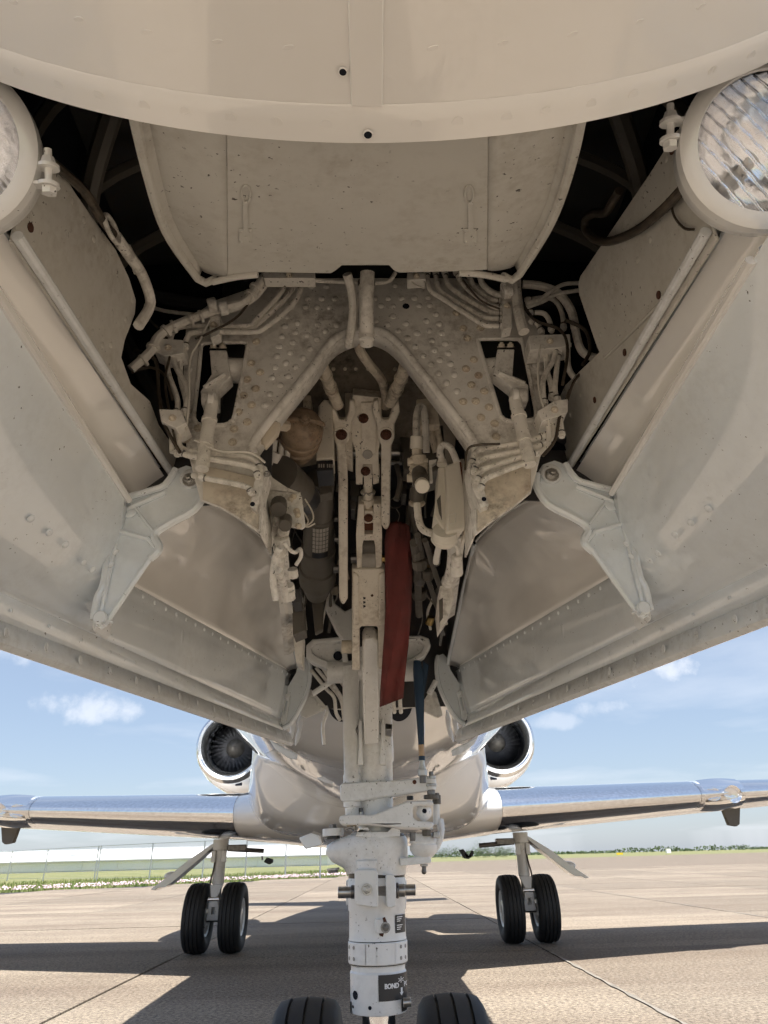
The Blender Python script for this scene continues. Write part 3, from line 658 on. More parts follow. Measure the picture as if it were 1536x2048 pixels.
# bell cranks and push rods in the openings
for s in (-1, 1):
    A = (lambda u, v, y: P(u, v, y=y))
    if s < 0: top, piv, low, shaft = (436, 708), (418, 800), (404, 938), (489, 742)
    else: top, piv, low, shaft = (1012, 706), (1040, 792), (1060, 930), (966, 742)
    cr_ = empty('door_bell_crank', parent=jet)
    y1 = .905
    du = 1 if s > 0 else -1
    pol = [(top[0]-17, top[1]-8), (top[0]+17, top[1]-8), (top[0]+19-6*du, top[1]+45), (piv[0]+17, piv[1]-22), (piv[0]+17, piv[1]+8), (piv[0]-15, piv[1]+10), (piv[0]-17, piv[1]-18), (top[0]-19-6*du, top[1]+40)]
    MB().plate([P(u, v, y=y1-.012) for u, v in pol], (0, .026, 0)).build('crank_arm', 'bay_paint', cr_, bevel=.0014)
    MB().tube([P(top[0]-du*13, top[1]+40, y=y1-.014), P(piv[0]+du*10, piv[1]-25, y=y1-.014)], .0035, 6).build('crank_rib', 'bay_paint', cr_)
    MB().cyl(P(top[0], top[1]+32, y=y1+.01), P(shaft[0], shaft[1], y=y1+.02), .021, n=18).build('torque_shaft', 'bay_paint', cr_)
    for k in (-9, 9): fix('hex', P(top[0]+k, top[1]-12, y=y1-.006), (0, -.5, .6), .0055, cr_, 'dirty_paint', 1)
    MB().cyl(P(piv[0]-13, piv[1], y=y1-.020), P(piv[0]+13, piv[1], y=y1-.020), .0125, n=16, bev=.002).build('pivot_boss', 'bay_paint', cr_, bevel=.001)
    pr = empty('push_rod', parent=jet)
    px = piv[0]+(6 if s < 0 else -10)
    MB().cyl(P(px, piv[1]+6, y=y1-.035), P(low[0], low[1], y=y1-.045), .0098, n=14).build('rod', 'hose_paint', pr)
    MB().cyl(P(px-7, piv[1]+2, y=y1-.036), P(px+7, piv[1]+2, y=y1-.036), .014, n=16, bev=.002).build('rod_end', 'bay_paint', pr)
    for t in (.25, .62):
        a = P(px, piv[1]+6, y=y1-.035); c = P(low[0], low[1], y=y1-.045); d = (c-a).normalized()
        MB().cyl(a+(c-a)*t, a+(c-a)*t+d*.006, .0118, n=14).build('lock_band', 'hose_paint', pr)

# ---- pipes on the bulkhead
RK = .74
def pipe(name, pts, r=.0057, o=.03, m='hose_paint', y=None, ys=None, par=None, n=9):
    if ys: q = [P(u, v, y=yy) for (u, v), yy in zip(pts, ys)]
    else: q = [P(u, v, y=(y if y else BY-o)) for u, v in pts]
    return MB().tube(q, r, n).build(name, m, par or jet)
LP = [([(535, 545), (492, 600), (455, 614), (420, 624), (352, 650), (316, 674), (300, 704), (262, 738)], .0098, .05),
      ([(545, 550), (515, 592), (480, 615), (440, 626)], .005, .045),
      ([(572, 558), (560, 588), (512, 638), (490, 652), (380, 652), (348, 662), (340, 688), (340, 705)], .0058, .03),
      ([(606, 565), (586, 608), (530, 655), (500, 664), (395, 664), (374, 676), (370, 700)], .0058, .032),
      ([(590, 560), (575, 592), (522, 642), (500, 655), (470, 657)], .0058, .024),
      ([(337, 700), (336, 742), (355, 800), (352, 832)], .0058, .034), ([(342, 690), (350, 730), (375, 782), (368, 830)], .0058, .040), ([(363, 700), (361, 755), (372, 800), (372, 830)], .0058, .028),
      ([(344, 848), (345, 905)], .0058, .03), ([(362, 848), (357, 880), (354, 912)], .0058, .034),
      ([(358, 884), (365, 897), (400, 905), (488, 912), (512, 924), (521, 942)], .0058, .028), ([(356, 903), (380, 912), (430, 920), (495, 931), (512, 940), (517, 957)], .0058, .036), ([(398, 954), (420, 958), (462, 966), (496, 975), (506, 990)], .0058, .03),
      ([(290, 610), (330, 622), (380, 628), (420, 632)], .0045, .0),
      ([(545, 548), (575, 556), (620, 560), (690, 564)], .005, .06), ([(700, 564), (760, 565), (780, 560), (790, 546)], .005, .055)]
RP = [([(853, 540), (860, 578), (890, 600), (955, 642), (975, 651), (1010, 651)], .0058, .034), ([(870, 540), (877, 575), (905, 598), (960, 630), (978, 636), (1010, 637)], .0058, .030), ([(888, 540), (896, 568), (925, 592), (972, 620), (988, 625), (1010, 625)], .0058, .026),
      ([(910, 540), (925, 566), (950, 590), (985, 612), (1010, 616)], .0058, .032), ([(932, 540), (948, 572), (972, 594), (992, 601), (1008, 602)], .0058, .028), ([(957, 540), (964, 566), (980, 582), (996, 589), (1008, 590)], .0070, .036),
      ([(1031, 556), (1034, 600), (1040, 635), (1048, 664)], .0118, .06), ([(1045, 568), (1085, 573), (1118, 588), (1142, 620), (1150, 655)], .0098, .03), ([(1150, 655), (1158, 690), (1170, 708), (1192, 716)], .0090, .03),
      ([(1052, 606), (1080, 598), (1108, 578), (1130, 568), (1162, 566)], .0048, .04), ([(1052, 615), (1085, 603), (1115, 588), (1162, 580)], .0048, .036), ([(1050, 600), (1100, 596), (1122, 620), (1128, 660)], .0058, .0),
      ([(1055, 626), (1085, 626), (1098, 640), (1104, 664)], .0058, .03), ([(1058, 640), (1074, 646), (1085, 668)], .0058, .024),
      ([(1090, 690), (1094, 740), (1102, 770), (1104, 800)], .0058, .026), ([(1112, 690), (1108, 718), (1088, 755), (1086, 785), (1090, 812)], .0058, .036), ([(1135, 685), (1136, 730), (1146, 752), (1160, 762)], .0065, .03), ([(1118, 700), (1112, 750), (1110, 780), (1116, 805)], .0058, .03),
      ([(1094, 835), (1098, 870), (1090, 898), (1050, 918)], .0058, .034), ([(1118, 825), (1122, 855), (1124, 875)], .0058, .036), ([(1107, 835), (1104, 880)], .0058, .03),
      ([(942, 932), (950, 906), (975, 896), (1040, 886), (1092, 870)], .0058, .028), ([(947, 948), (957, 924), (985, 912), (1050, 900), (1094, 886)], .0058, .032), ([(953, 966), (962, 942), (990, 930), (1055, 910), (1080, 905)], .0058, .036), ([(959, 982), (968, 960), (1000, 945), (1060, 922)], .0058, .040)]
for pts, r, o_ in LP+RP:
    pipe('hydraulic_pipe', pts, r*RK, o_)
    if .005 < r < .0075 and len(pts) > 2:       # flared unions near one end of each line
        for (ua, va), (ub, vb) in ((pts[0], pts[1]), (pts[-1], pts[-2])):
            L_ = math.hypot(ub-ua, vb-va); d_ = ((ub-ua)/L_, (vb-va)/L_)
            for k0, k1, rr_, nn_, mm_ in ((3, 10, 1.34, 6, 'bay_paint'), (11, 13, 1.18, 10, 'dark_steel')):
                if L_ > 16: MB().cyl(P(ua+d_[0]*k0, va+d_[1]*k0, y=BY-o_), P(ua+d_[0]*k1, va+d_[1]*k1, y=BY-o_), r*RK*rr_, n=nn_).build('pipe_union', mm_, jet)
# wrap bands on the thick sleeves
for u, v, r, d in ((400, 634, .0108, (1, -.35)), (380, 640, .0108, (1, -.35)), (345, 654, .0110, (1, -.4)), (330, 664, .0110, (1, -.8)), (510, 578, .0108, (.6, -.8)), (500, 592, .0108, (.6, -.8)), (305, 697, .0105, (.4, -1)), (285, 722, .0105, (.8, -.6))):
    a = P(u, v, y=BY-.05); c = P(u+d[0]*5, v+d[1]*5, y=BY-.05); MB().cyl(a, c, r, n=12).build('lacing_band', 'hose_paint', jet)
# clamps and terminal blocks
def pblock(name, pts, y, dep, m='bay_paint', par=None, bev=.0009): return MB().plate([P(u, v, y=y) for u, v in pts], (0, dep, 0)).build(name, m, par or jet, bevel=bev)
for pts, o_, dep in (([(420, 628), (440, 628), (439, 668), (421, 676), (418, 650)], .042, .02), ([(310, 676), (366, 680), (368, 706), (330, 712), (308, 702)], .048, .03), ([(318, 818), (362, 820), (372, 845), (352, 856), (322, 842)], .055, .04),
                     ([(1006, 565), (1022, 568), (1024, 655), (1006, 660)], .046, .02), ([(1058, 670), (1140, 668), (1142, 692), (1060, 700)], .045, .035), ([(1075, 822), (1110, 800), (1136, 798), (1136, 822), (1112, 834), (1085, 842)], .05, .035),
                     ([(814, 546), (850, 546), (852, 558), (815, 560)], .05, .02), ([(524, 545), (630, 545), (630, 556), (528, 556)], .07, .02)):
    c = pblock('pipe_clamp', pts, BY-o_, dep)
    mu = sum(p[0] for p in pts)/len(pts); mv = sum(p[1] for p in pts)/len(pts)
    fix('hex', P(mu, mv, y=BY-o_), NB, .0045, c, 'dirty_paint', 1)
tb_ = [([(524, 928), (534, 934), (512, 1020), (500, 1012), (508, 965)], [(513, 948), (508, 985), (505, 1008)]), ([(936, 925), (948, 918), (978, 1010), (962, 1016), (945, 975)], [(968, 998)])]
for pts, hs in tb_:
    c = pblock('pipe_manifold', pts, BY-.022, .05)
    for u, v in hs: MB().lathe(P(u, v, y=BY-.0225), NB, [(-.002, .0036), (0, .0036)], 10).build('port', 'void_shade', c)
    fix('hex', P(pts[1][0], pts[1][1]+14, y=BY-.03), NB, .004, c, 'steel', 1.2)
for u, v in ((424, 612), (446, 618), (1013, 578), (1013, 585)):
    MB().cyl(P(u-8, v, y=BY-.062), P(u+10, v-4, y=BY-.062), .012, n=12, bev=.002).build('pipe_bracket', 'bay_paint', jet)

# thin wiring and black hoses weaving through the pipe runs
random.seed(21)
WL = [([(262, 745), (300, 735), (330, 752), (345, 800)], .0022, 'black_cable'), ([(300, 640), (340, 690), (330, 760), (340, 830), (352, 890)], .0020, 'black_cable'), ([(420, 640), (400, 680), (380, 720), (378, 800), (372, 860)], .0018, 'wire_white'),
      ([(530, 556), (480, 628), (430, 660), (390, 678)], .0020, 'black_cable'), ([(268, 700), (310, 720), (318, 790), (330, 850), (360, 905)], .0030, 'black_cable'), ([(390, 880), (440, 902), (500, 905), (530, 925)], .0018, 'wire_white'),
      ([(1210, 735), (1180, 735), (1150, 760), (1135, 800)], .0024, 'black_cable'), ([(1040, 600), (1070, 640), (1120, 660), (1135, 700), (1125, 770)], .0026, 'black_cable'), ([(1080, 690), (1076, 740), (1080, 790), (1100, 850)], .0018, 'wire_white'),
      ([(1130, 640), (1170, 660), (1180, 700), (1165, 730)], .0032, 'black_cable'), ([(1140, 780), (1120, 830), (1110, 880), (1085, 912)], .0026, 'black_cable'), ([(925, 560), (960, 600), (1000, 618)], .0016, 'black_cable'), ([(845, 552), (850, 575), (832, 570), (818, 560)], .0012, 'wire_white'),
      ([(930, 940), (935, 900), (955, 890), (1000, 888)], .0018, 'black_cable')]
for pts, r, mm in WL: pipe('wire', pts, r, .045, mm, n=6)
for pts, y_ in (([(300, 590), (420, 610), (560, 600)], .98), ([(980, 600), (1100, 605), (1210, 590)], .98), ([(240, 650), (300, 780), (360, 900)], .985), ([(1210, 650), (1190, 760), (1120, 880)], .985)):
    pipe('stringer', pts, .012, y=y_, m='shade_grey')
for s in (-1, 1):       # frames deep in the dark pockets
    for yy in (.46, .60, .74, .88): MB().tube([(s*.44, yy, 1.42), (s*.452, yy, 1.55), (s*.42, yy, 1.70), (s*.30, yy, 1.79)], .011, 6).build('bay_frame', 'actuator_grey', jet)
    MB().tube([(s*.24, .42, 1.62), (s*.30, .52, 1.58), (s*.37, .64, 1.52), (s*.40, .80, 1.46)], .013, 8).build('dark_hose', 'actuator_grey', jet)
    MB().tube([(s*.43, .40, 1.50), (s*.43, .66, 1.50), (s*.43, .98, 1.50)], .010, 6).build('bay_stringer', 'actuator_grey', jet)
# ---- hoses dropping through the arch
pipe('vent_hose', [(694, 548), (702, 575), (707, 610), (705, 645), (700, 672), (698, 690)], .0075, ys=[.80, .82, .84, .86, .875, .90])
pipe('vent_pipe', [(735, 545), (733, 600), (733, 650), (734, 690)], .0115, ys=[.80, .82, .85, .88], n=14)
for v, r in ((562, .0140), (572, .0128), (657, .0128), (664, .0128), (672, .0122)): 
    a = P(733, v, y=.82 if v < 600 else .862); MB().cyl(a, a+Vector((0, .002, -.006)), r, n=16).build('hose_clip', 'dark_steel' if v < 565 else 'hose_paint', jet)
pipe('drain_pipe', [(716, 672), (720, 700), (738, 728), (762, 758), (770, 785), (771, 815)], .0088, ys=[.93, .96, 1.0, 1.05, 1.1, 1.14], m='dirty_paint')
for s, a_, b_ in ((-1, [(640, 722), (655, 760), (676, 812)], 0), (1, [(812, 728), (798, 768), (780, 806)], 0)):
    pipe('strut_hose', a_, .0115, ys=[.97, 1.03, 1.10], m='dirty_paint', n=12)
    for t in (.35, .6, .68):
        i = 0 if t < .5 else 1; f = (t-.5*i)*2; (u0, v0), (u1, v1) = a_[i], a_[i+1]; yy = [.97, 1.03, 1.10]
        u, v, y_ = u0+(u1-u0)*f, v0+(v1-v0)*f, yy[i]+(yy[i+1]-yy[i])*f
        p0 = P(u, v, y=y_); p1 = P(u+(u1-u0)*.06, v+(v1-v0)*.06, y=y_+.005); MB().cyl(p0, p1, .0132, n=14).build('hose_band', 'dirty_paint', jet)

# ================================================================== drag brace (folding stay) in the centre of the well
ba, bn = plane3(Vector((0, 1.12, 1.56)), Vector((0, 1.82, 1.016)), Vector((.3, 1.12, 1.56)))
bq = lambda u, v, o=0: PL(u, v, ba, bn, o)
brace = empty('drag_brace', parent=jet)
def bplate(name, pts, front, thick, m='brace_paint', holes=(), bev=.0017, par=None):
    return MB().plate([bq(u, v, front) for u, v in pts], -bn*thick, [[bq(u, v, front) for u, v in h] for h in holes]).build(name, m, par or brace, bevel=bev)
def bbolt(u, v, o, r, m='rust', par=None, kind='hex'): return fix(kind, bq(u, v, o), bn, r, par or brace, m, .9)
# upper arm: broad casting with lower fork
bplate('upper_arm', [(706, 786), (762, 792), (764, 860), (757, 900), (758, 962), (746, 965), (744, 925), (726, 925), (725, 965), (712, 965), (711, 900), (697, 858), (702, 820)], .012, .05, holes=[])
bplate('upper_web', [(722, 800), (752, 800), (752, 905), (722, 905)], .016, .01, bev=.002)
for u, v in ((727, 831), (731, 938)): bbolt(u, v, .018 if v < 900 else .012, .0078, 'rust')
MB().cyl(bq(735, 903, .012), bq(735, 903, .018), .010, n=18, bev=.001).build('blanking_plug', 'seal_grey', brace)
for k in (719, 752): MB().cyl(bq(k-8, 945, -.01), bq(k+8, 945, -.01), .014, n=14).build('pivot_bush', 'brace_paint', brace)
MB().cyl(bq(690, 911, -.015), bq(800, 911, -.015), .007, n=12).build('cross_pin', 'steel', brace)
# spring rod between the forks
bplate('link_rod', [(727, 928), (745, 928), (744, 975), (728, 975)], .004, .028)
MB().lathe(bq(736, 974, -.008), bq(736, 1030, -.008)-bq(736, 974, -.008), [(0, .010), (.012, .010), (.013, .016), (.017, .016), (.018, .011), (.03, .011), (.031, .014), (.042, .014), (.043, .009), (.085, .009)], 16).build('adjuster_rod', 'brace_paint', brace)
MB().tube([bq(724+k*4, 984+3*math.sin(k*2.2), .012) for k in range(7)], .0011, 5).build('lock_wire', 'steel', brace)
# H link
bplate('h_link', [(717, 1003), (728, 1003), (729, 1064), (746, 1064), (747, 1003), (762, 1003), (764, 1065), (763, 1128), (752, 1132), (750, 1085), (748, 1076), (727, 1076), (725, 1085), (724, 1132), (714, 1132), (712, 1065)], .012, .042)
MB().plate([bq(u, v, -.002) for u, v in ((727, 1025), (748, 1025), (748, 1062), (727, 1062))], -bn*.01).build('link_web', 'rust', brace, bevel=.001)
bplate('rod_eye', [(729, 1018), (746, 1018), (747, 1042), (728, 1042)], .010, .02)
bbolt(737, 1031, .012, .0075, 'rust')
MB().cyl(bq(724, 1100, -.016), bq(751, 1100, -.016), .021, n=20).build('roller', 'actuator_grey', brace)
MB().cyl(bq(724, 1120, -.004), bq(751, 1120, -.004), .020, n=20).build('roller', 'seal_grey', brace)
MB().cyl(bq(764, 1118, 0), bq(778, 1118, 0), .0085, n=6).build('nut', 'brass', brace); MB().cyl(bq(776, 1118, 0), bq(793, 1118, 0), .0052, n=10).build('bolt_end', 'steel', brace)
MB().tube([bq(785, 1108, 0), bq(786, 1118, .006), bq(785, 1128, 0)], .002, 5).build('cotter_pin', 'steel', brace)
MB().cyl(bq(702, 1118, 0), bq(714, 1118, 0), .010, n=10).build('nut', 'dark_steel', brace)
# lower body with fork
bplate('lower_body', [(704, 1130), (769, 1130), (770, 1160), (771, 1240), (774, 1290), (774, 1330), (757, 1330), (756, 1250), (752, 1244), (724, 1244), (719, 1250), (720, 1332), (704, 1332), (704, 1240)], .018, .062, bev=.004)
bplate('lower_web_rib', [(706, 1134), (717, 1140), (718, 1238), (706, 1238)], .025, .012, bev=.003); bplate('lower_web_rib', [(757, 1138), (769, 1134), (769, 1238), (757, 1238)], .025, .012, bev=.003)
bbolt(744, 1182, .019, .0032, 'rust', None, 'dome')
MB().cyl(bq(774, 1302, -.01), bq(782, 1302, -.01), .020, n=16).build('washer', 'gear_paint', brace); MB().cyl(bq(781, 1302, -.01), bq(790, 1302, -.01), .009, n=6).build('nut', 'steel', brace); MB().cyl(bq(789, 1302, -.01), bq(799, 1302, -.01), .0045, n=8).build('bolt_end', 'steel', brace)
MB().tube([bq(795, 1295, 0), bq(796, 1303, .004), bq(794, 1312, 0)], .0022, 5).build('cotter_pin', 'brass', brace)
MB().cyl(bq(683, 1300, -.012), bq(705, 1300, -.012), .016, n=12).build('nut', 'dirty_paint', brace)
# black stencil ticks in a column on the body
for v in (1187, 1195, 1203): MB().plate([bq(u, vv, .0185) for u, vv in ((726, v-2), (731, v-1), (731, v+2), (727, v+3))], bn*.0004).build('stencil_mark', 'placard_black', brace)
# lower bar to the leg
lb = bplate('lower_bar', [(724, 1282), (728, 1273), (748, 1272), (756, 1280), (757, 1400), (757, 1484), (729, 1486), (726, 1400)], .010, .05, 'gear_paint', bev=.006)
# two side links with forked heads
for s, c, bot in ((-1, 682, 1192), (1, 770, 1045)):
    k = brace
    ox = 4 if s < 0 else 2
    fk = [(c-22, 792), (c-12, 790), (c-8, 815), (c-3, 830), (c+10, 830), (c+16, 812), (c+18, 790), (c+28, 794), (c+30, 815), (c+22, 835), (c+18, 868), (c+12, 880), (c+10+ox, 950), (c+10+ox, bot-10), (c+4+ox, bot), (c-2+ox, bot), (c-7+ox, bot-12), (c-7+ox*.6, 950), (c-8, 880), (c-14, 865), (c-14, 838), (c-24, 815)]
    if s > 0: fk = [(2*c-u+4, v) for u, v in fk][::-1]
    bplate('link_bar', fk, .034, .022, par=k, bev=.0035)
    bbolt(c+2 if s < 0 else c+1, 857, .036, .0092, 'rust', k)
    MB().lathe(bq(c+2 if s < 0 else c+1, 857, .0345), bn, [(0, .0150), (.003, .0150), (.0035, .0115), (0, .011)], 20, False).build('bush_ring', 'brace_paint', k)
    for vv in ((1128, -24),) if s < 0 else ():
        MB().cyl(bq(c-14, 1128, .022), bq(c-4, 1128, .022), .009, n=10).build('nut', 'dark_steel', k)
for v in (1020, 1060): MB().cyl(bq(670, v+10, .02), bq(690, v+10, .02), .006, n=10).build('link_bolt', 'dark_steel', brace)
# rear arm behind the lower body (left side)
MB().plate([P(u, v, y=1.72) for u, v in ((655, 1178), (664, 1180), (668, 1205), (690, 1222), (704, 1215), (704, 1300), (690, 1285), (672, 1262), (652, 1220))], (0, .03, 0)).build('unlock_arm', 'gear_paint', brace, bevel=.004)

# ================================================================== equipment in the well
# round accumulator on a bracket
acc = empty('accumulator', parent=jet)
c = P(602, 862, y=1.03); ax = (CAM-c).normalized()*.75+Vector((.05, .1, .35)); ax.normalize()
MB().lathe(c-ax*.07, ax, [(0, .036), (.02, .036), (.022, .040), (.034, .040), (.036, .036), (.048, .036), (.050, .040), (.062, .040), (.064, .037), (.075, .039), (.085, .038), (.097, .033), (.106, .024), (.111, .012), (.112, .002)], 28).build('body', 'globe_paint', acc, 50)
MB().tube([c+ax*.032+basis(ax)[1]*.034*math.cos(t)+ax*.012*math.sin(t) for t in fr(0, math.pi, 8)], .0045, 8).build('strap', 'globe_paint', acc)
fix('hex', c+ax*.042, ax, .010, acc, 'globe_paint', .8)
MB().tube([P(522, 878, y=.915), P(545, 852, y=.95), P(575, 852, y=1.0)], .010, 8).build('mount_arm', 'dirty_paint', acc)
MB().plate([P(u, v, y=.905) for u, v in ((518, 868), (545, 838), (562, 845), (556, 866), (530, 896))], (0, .012, 0)).build('mount_lug', 'dirty_paint', acc, bevel=.003)
pipe('thin_pipe', [(612, 770), (608, 790), (590, 808), (582, 825)], .003, ys=[1.0, 1.02, 1.04, 1.06], m='dirty_paint')
# painted box left of the brace with a worn placard
bx = MB().plate([P(u, v, y=1.10) for u, v in ((636, 812), (648, 798), (664, 800), (667, 918), (632, 920), (634, 850))], (0, .06, 0)).build('relay_box', 'brace_paint', jet, bevel=.003)
MB().plate([P(u, v, y=1.098) for u, v in ((633, 922), (666, 920), (666, 940), (633, 942))], (0, .06, 0)).build('placard_block', 'placard_black', bx, bevel=.001)
for i in range(6):
    u = 637+i*4.6+(3 if i > 2 else 0); MB().plate([P(a, v, y=1.0972) for a, v in ((u, 928), (u+2.6, 928), (u+2.6, 935), (u, 935))], (0, .0004, 0)).build('worn_print', 'seal_grey', bx)
# upright posts and back brackets
for pts, y, m in (([(606, 790), (622, 790), (622, 850), (606, 850)], 1.12, 'dirty_paint'), ([(833, 798), (872, 795), (880, 850), (835, 852)], 1.08, 'dirty_paint'), ([(690, 785), (705, 785), (704, 905), (692, 900)], 1.16, 'brace_paint'), ([(836, 852), (886, 850), (892, 935), (860, 945)], 1.12, 'actuator_grey')):
    MB().plate([P(u, v, y=y) for u, v in pts], (0, .08, 0)).build('equipment_bracket', m, jet, bevel=.002)
# dark actuator cylinder with gridded label
act = empty('retraction_actuator', parent=jet)
a = P(640, 955, y=1.22); c = P(634, 1190, y=1.58); d = (c-a).normalized(); L = (c-a).length
MB().lathe(a, d, [(0, .028), (.01, .030), (L*.28, .030), (L*.29, .034), (L*.55, .034), (L*.56, .039), (L*.72, .039), (L*.73, .043), (L*.86, .043), (L*.9, .036), (L, .026)], 28).build('cylinder', 'actuator_grey', act)
def on_cyl(f, ang, r):          # point on the actuator: fraction along, angle from the camera side
    p = a+d*L*f; w = (CAM-p); w = (w-d*w.dot(d)).normalized(); e = d.cross(w); return p+(w*math.cos(ang)+e*math.sin(ang))*r
MB().grid([[on_cyl(f, R(t), .0348) for t in fr(-38, 22, 10)] for f in fr(.30, .50, 6)]).build('label', 'seal_grey', act, 60)
for t in fr(-38, 22, 5): MB().tube([on_cyl(f, R(t), .0350) for f in (.30, .40, .50)], .0005, 4).build('label_line', 'placard_black', act)
for f in fr(.30, .50, 6): MB().tube([on_cyl(f, R(t), .0350) for t in fr(-38, 22, 6)], .0005, 4).build('label_line', 'placard_black', act)
MB().grid([[on_cyl(f, R(t), .0349) for t in fr(-38, 22, 10)] for f in fr(.505, .548, 3)]).build('label_base', 'placard_black', act, 60)
MB().plate([P(u, v, y=1.60) for u, v in ((622, 1185), (648, 1185), (645, 1260), (630, 1268))], (0, .02, 0)).build('piston_fork', 'actuator_grey', act, bevel=.003)
pblock('clamp_plate', [(640, 965), (662, 955), (664, 985), (640, 990)], 1.20, .03, 'actuator_grey', act)
# grey duct with black end and loose white wires
dk = MB().cyl(P(555, 950, y=1.05), P(592, 985, y=1.12), .038, n=24).build('air_duct', 'actuator_grey', jet)
MB().cyl(P(596, 988, y=1.12), P(612, 1002, y=1.15), .030, n=20).build('duct_cap', 'placard_black', dk)
for q_ in ([(600, 985), (598, 1010), (612, 1032), (616, 1045), (605, 1055)], [(610, 998), (624, 1022), (626, 1040), (612, 1052), (600, 1050)], [(603, 1048), (615, 1054), (630, 1047)]): pipe('loose_wire', q_, .0014, y=1.05, m='white_plastic', par=dk, n=5)
for u in (548, 565, 578): pipe('bay_pipe', [(u, 880), (u-3, 905), (u-6, 935)], .007 if u < 550 else .005, ys=[1.04, 1.05, 1.06], m='bay_paint')
MB().cyl(P(553, 905, y=1.045), P(547, 924, y=1.055), .012, n=14).build('open_conduit', 'bay_paint', jet)
# connector panel on the left side
cp = MB().plate([P(u, v, y=.985) for u, v in ((528, 975), (600, 985), (604, 995), (611, 1052), (604, 1058), (545, 1046), (520, 1030))], (0, .004, 0)).build('connector_panel', 'bay_paint', jet, bevel=.001)
MB().plate([P(u, v, y=.98) for u, v in ((530, 930), (545, 955), (575, 975), (600, 985), (528, 978))], (0, .003, 0)).build('gusset', 'bay_paint', cp, bevel=.001)
for u, v in ((533, 985), (587, 993), (540, 1020), (593, 1022), (537, 1027), (597, 1052), (595, 1030), (580, 1000)): fix('hex', P(u, v, y=.984), NB, .0042, cp, 'dirty_paint', 1.0)
for u, v, r, a_, m in ((558, 1006, .013, (2, 14), 'actuator_grey'), (572, 1038, .010, (1, 14), 'actuator_grey')):
    MB().lathe(P(u, v, y=.983), NB, [(0, r*1.5), (.002, r*1.5)], 16).build('connector_flange', 'bay_paint', cp)
    MB().cyl(P(u, v, y=.975), P(u-3+a_[0], v+a_[1], y=.955), r, n=14, bev=.001).build('connector_plug', m, cp)
for pts, r in (([(556, 1018), (552, 1040), (548, 1065), (538, 1092)], .0055), ([(570, 1050), (565, 1072), (562, 1095), (556, 1140)], .0095), ([(568, 1085), (578, 1098), (590, 1105), (600, 1098), (602, 1112), (592, 1130)], .0032), ([(560, 1095), (550, 1120), (546, 1160), (552, 1200)], .0055), ([(556, 1140), (566, 1165), (572, 1200)], .006)):
    pipe('harness', pts, r, ys=fr(.965, 1.02 if r < .006 else 1.08, len(pts)-1), m='bay_paint')
for u, v, r in ((553, 1040, .0098), (563, 1075, .0125), (560, 1092, .0115), (585, 1138, .009), (574, 1170, .0125), (577, 1182, .0105)):
    p = P(u, v, y=.99 if v < 1100 else 1.12); MB().cyl(p, p+Vector((.001, .012, -.010)), r, n=8).build('pipe_union', 'bay_paint', jet)
# slanted strip with fasteners down the left of the well
for s, pts, ys_, lst in ((-1, [(560, 1100), (577, 1104), (592, 1300), (578, 1310)], [1.15, 1.15, 1.7, 1.7], [(566, 1115), (570, 1145), (574, 1180), (578, 1215), (582, 1250)]), (1, [(902, 1080), (918, 1072), (900, 1230), (884, 1240)], [1.12, 1.12, 1.6, 1.6], [(908, 1095), (903, 1130), (898, 1165), (893, 1200)])):
    st = MB().plate([P(u, v, y=y) for (u, v), y in zip(pts, ys_)], Vector((s*.012, 0, .0))).build('frame_strip', 'bay_paint', jet, bevel=.001)
    for i, (u, v) in enumerate(lst): fix('hex', P(u, v, y=1.17+i*.09), NB, .005, st, 'bay_paint', .9)
for pts, y, m in (([(584, 1210), (606, 1205), (610, 1260), (586, 1270)], 1.45, 'actuator_grey'), ([(586, 1275), (606, 1268), (604, 1330), (592, 1325)], 1.6, 'bay_paint'), ([(580, 1180), (600, 1178), (600, 1204), (584, 1206)], 1.35, 'shade_grey')):
    pblock('junction_box', pts, y, .06, m)
# right hand valve stack
vs = empty('shuttle_valve', parent=jet)
def vcyl(name, a_, b_, y0, y1, r, m='dirty_paint', n=16): return MB().cyl(P(*a_, y=y0), P(*b_, y=y1), r, n=n, bev=r*.12).build(name, m, vs)
vcyl('union', (834, 872), (833, 898), 1.04, 1.05, .0115, 'white_plastic'); vcyl('neck', (833, 896), (834, 915), 1.05, 1.06, .0085); vcyl('body', (836, 912), (838, 950), 1.05, 1.06, .0145)
for k, r in enumerate((.0165, .0172, .0165)): vcyl('collar', (837, 925+k*9), (837.5, 931+k*9), 1.045, 1.05, r)
vcyl('barrel', (838, 945), (843, 970), 1.05, .98, .0135, 'actuator_grey'); vcyl('cap', (843, 967), (845, 973), .985, .965, .0118, 'white_plastic'); vcyl('lower_body', (835, 975), (834, 1010), 1.07, 1.08, .0125, 'actuator_grey'); vcyl('lower_collar', (834, 1003), (834, 1010), 1.07, 1.075, .0142, 'dirty_paint')
for u, v in ((815, 924), (814, 956), (856, 925)): vcyl('port', (836, v), (u, v), 1.05, 1.05, .0075)
pipe('valve_hose', [(834, 1008), (837, 1038), (845, 1058), (862, 1066), (874, 1068)], .0066, y=1.06)
pipe('valve_pipe', [(833, 875), (833, 835), (838, 815), (846, 815), (850, 835), (852, 880), (853, 905)], .0068, ys=[1.045, 1.05, 1.06, 1.065, 1.07, 1.09, 1.1])
pipe('valve_pipe', [(862, 850), (866, 880), (872, 905)], .0068, ys=[1.1, 1.11, 1.12], m='dirty_paint'); pipe('valve_pipe', [(874, 855), (880, 890), (878, 915)], .0060, ys=[1.1, 1.11, 1.12], m='dirty_paint')
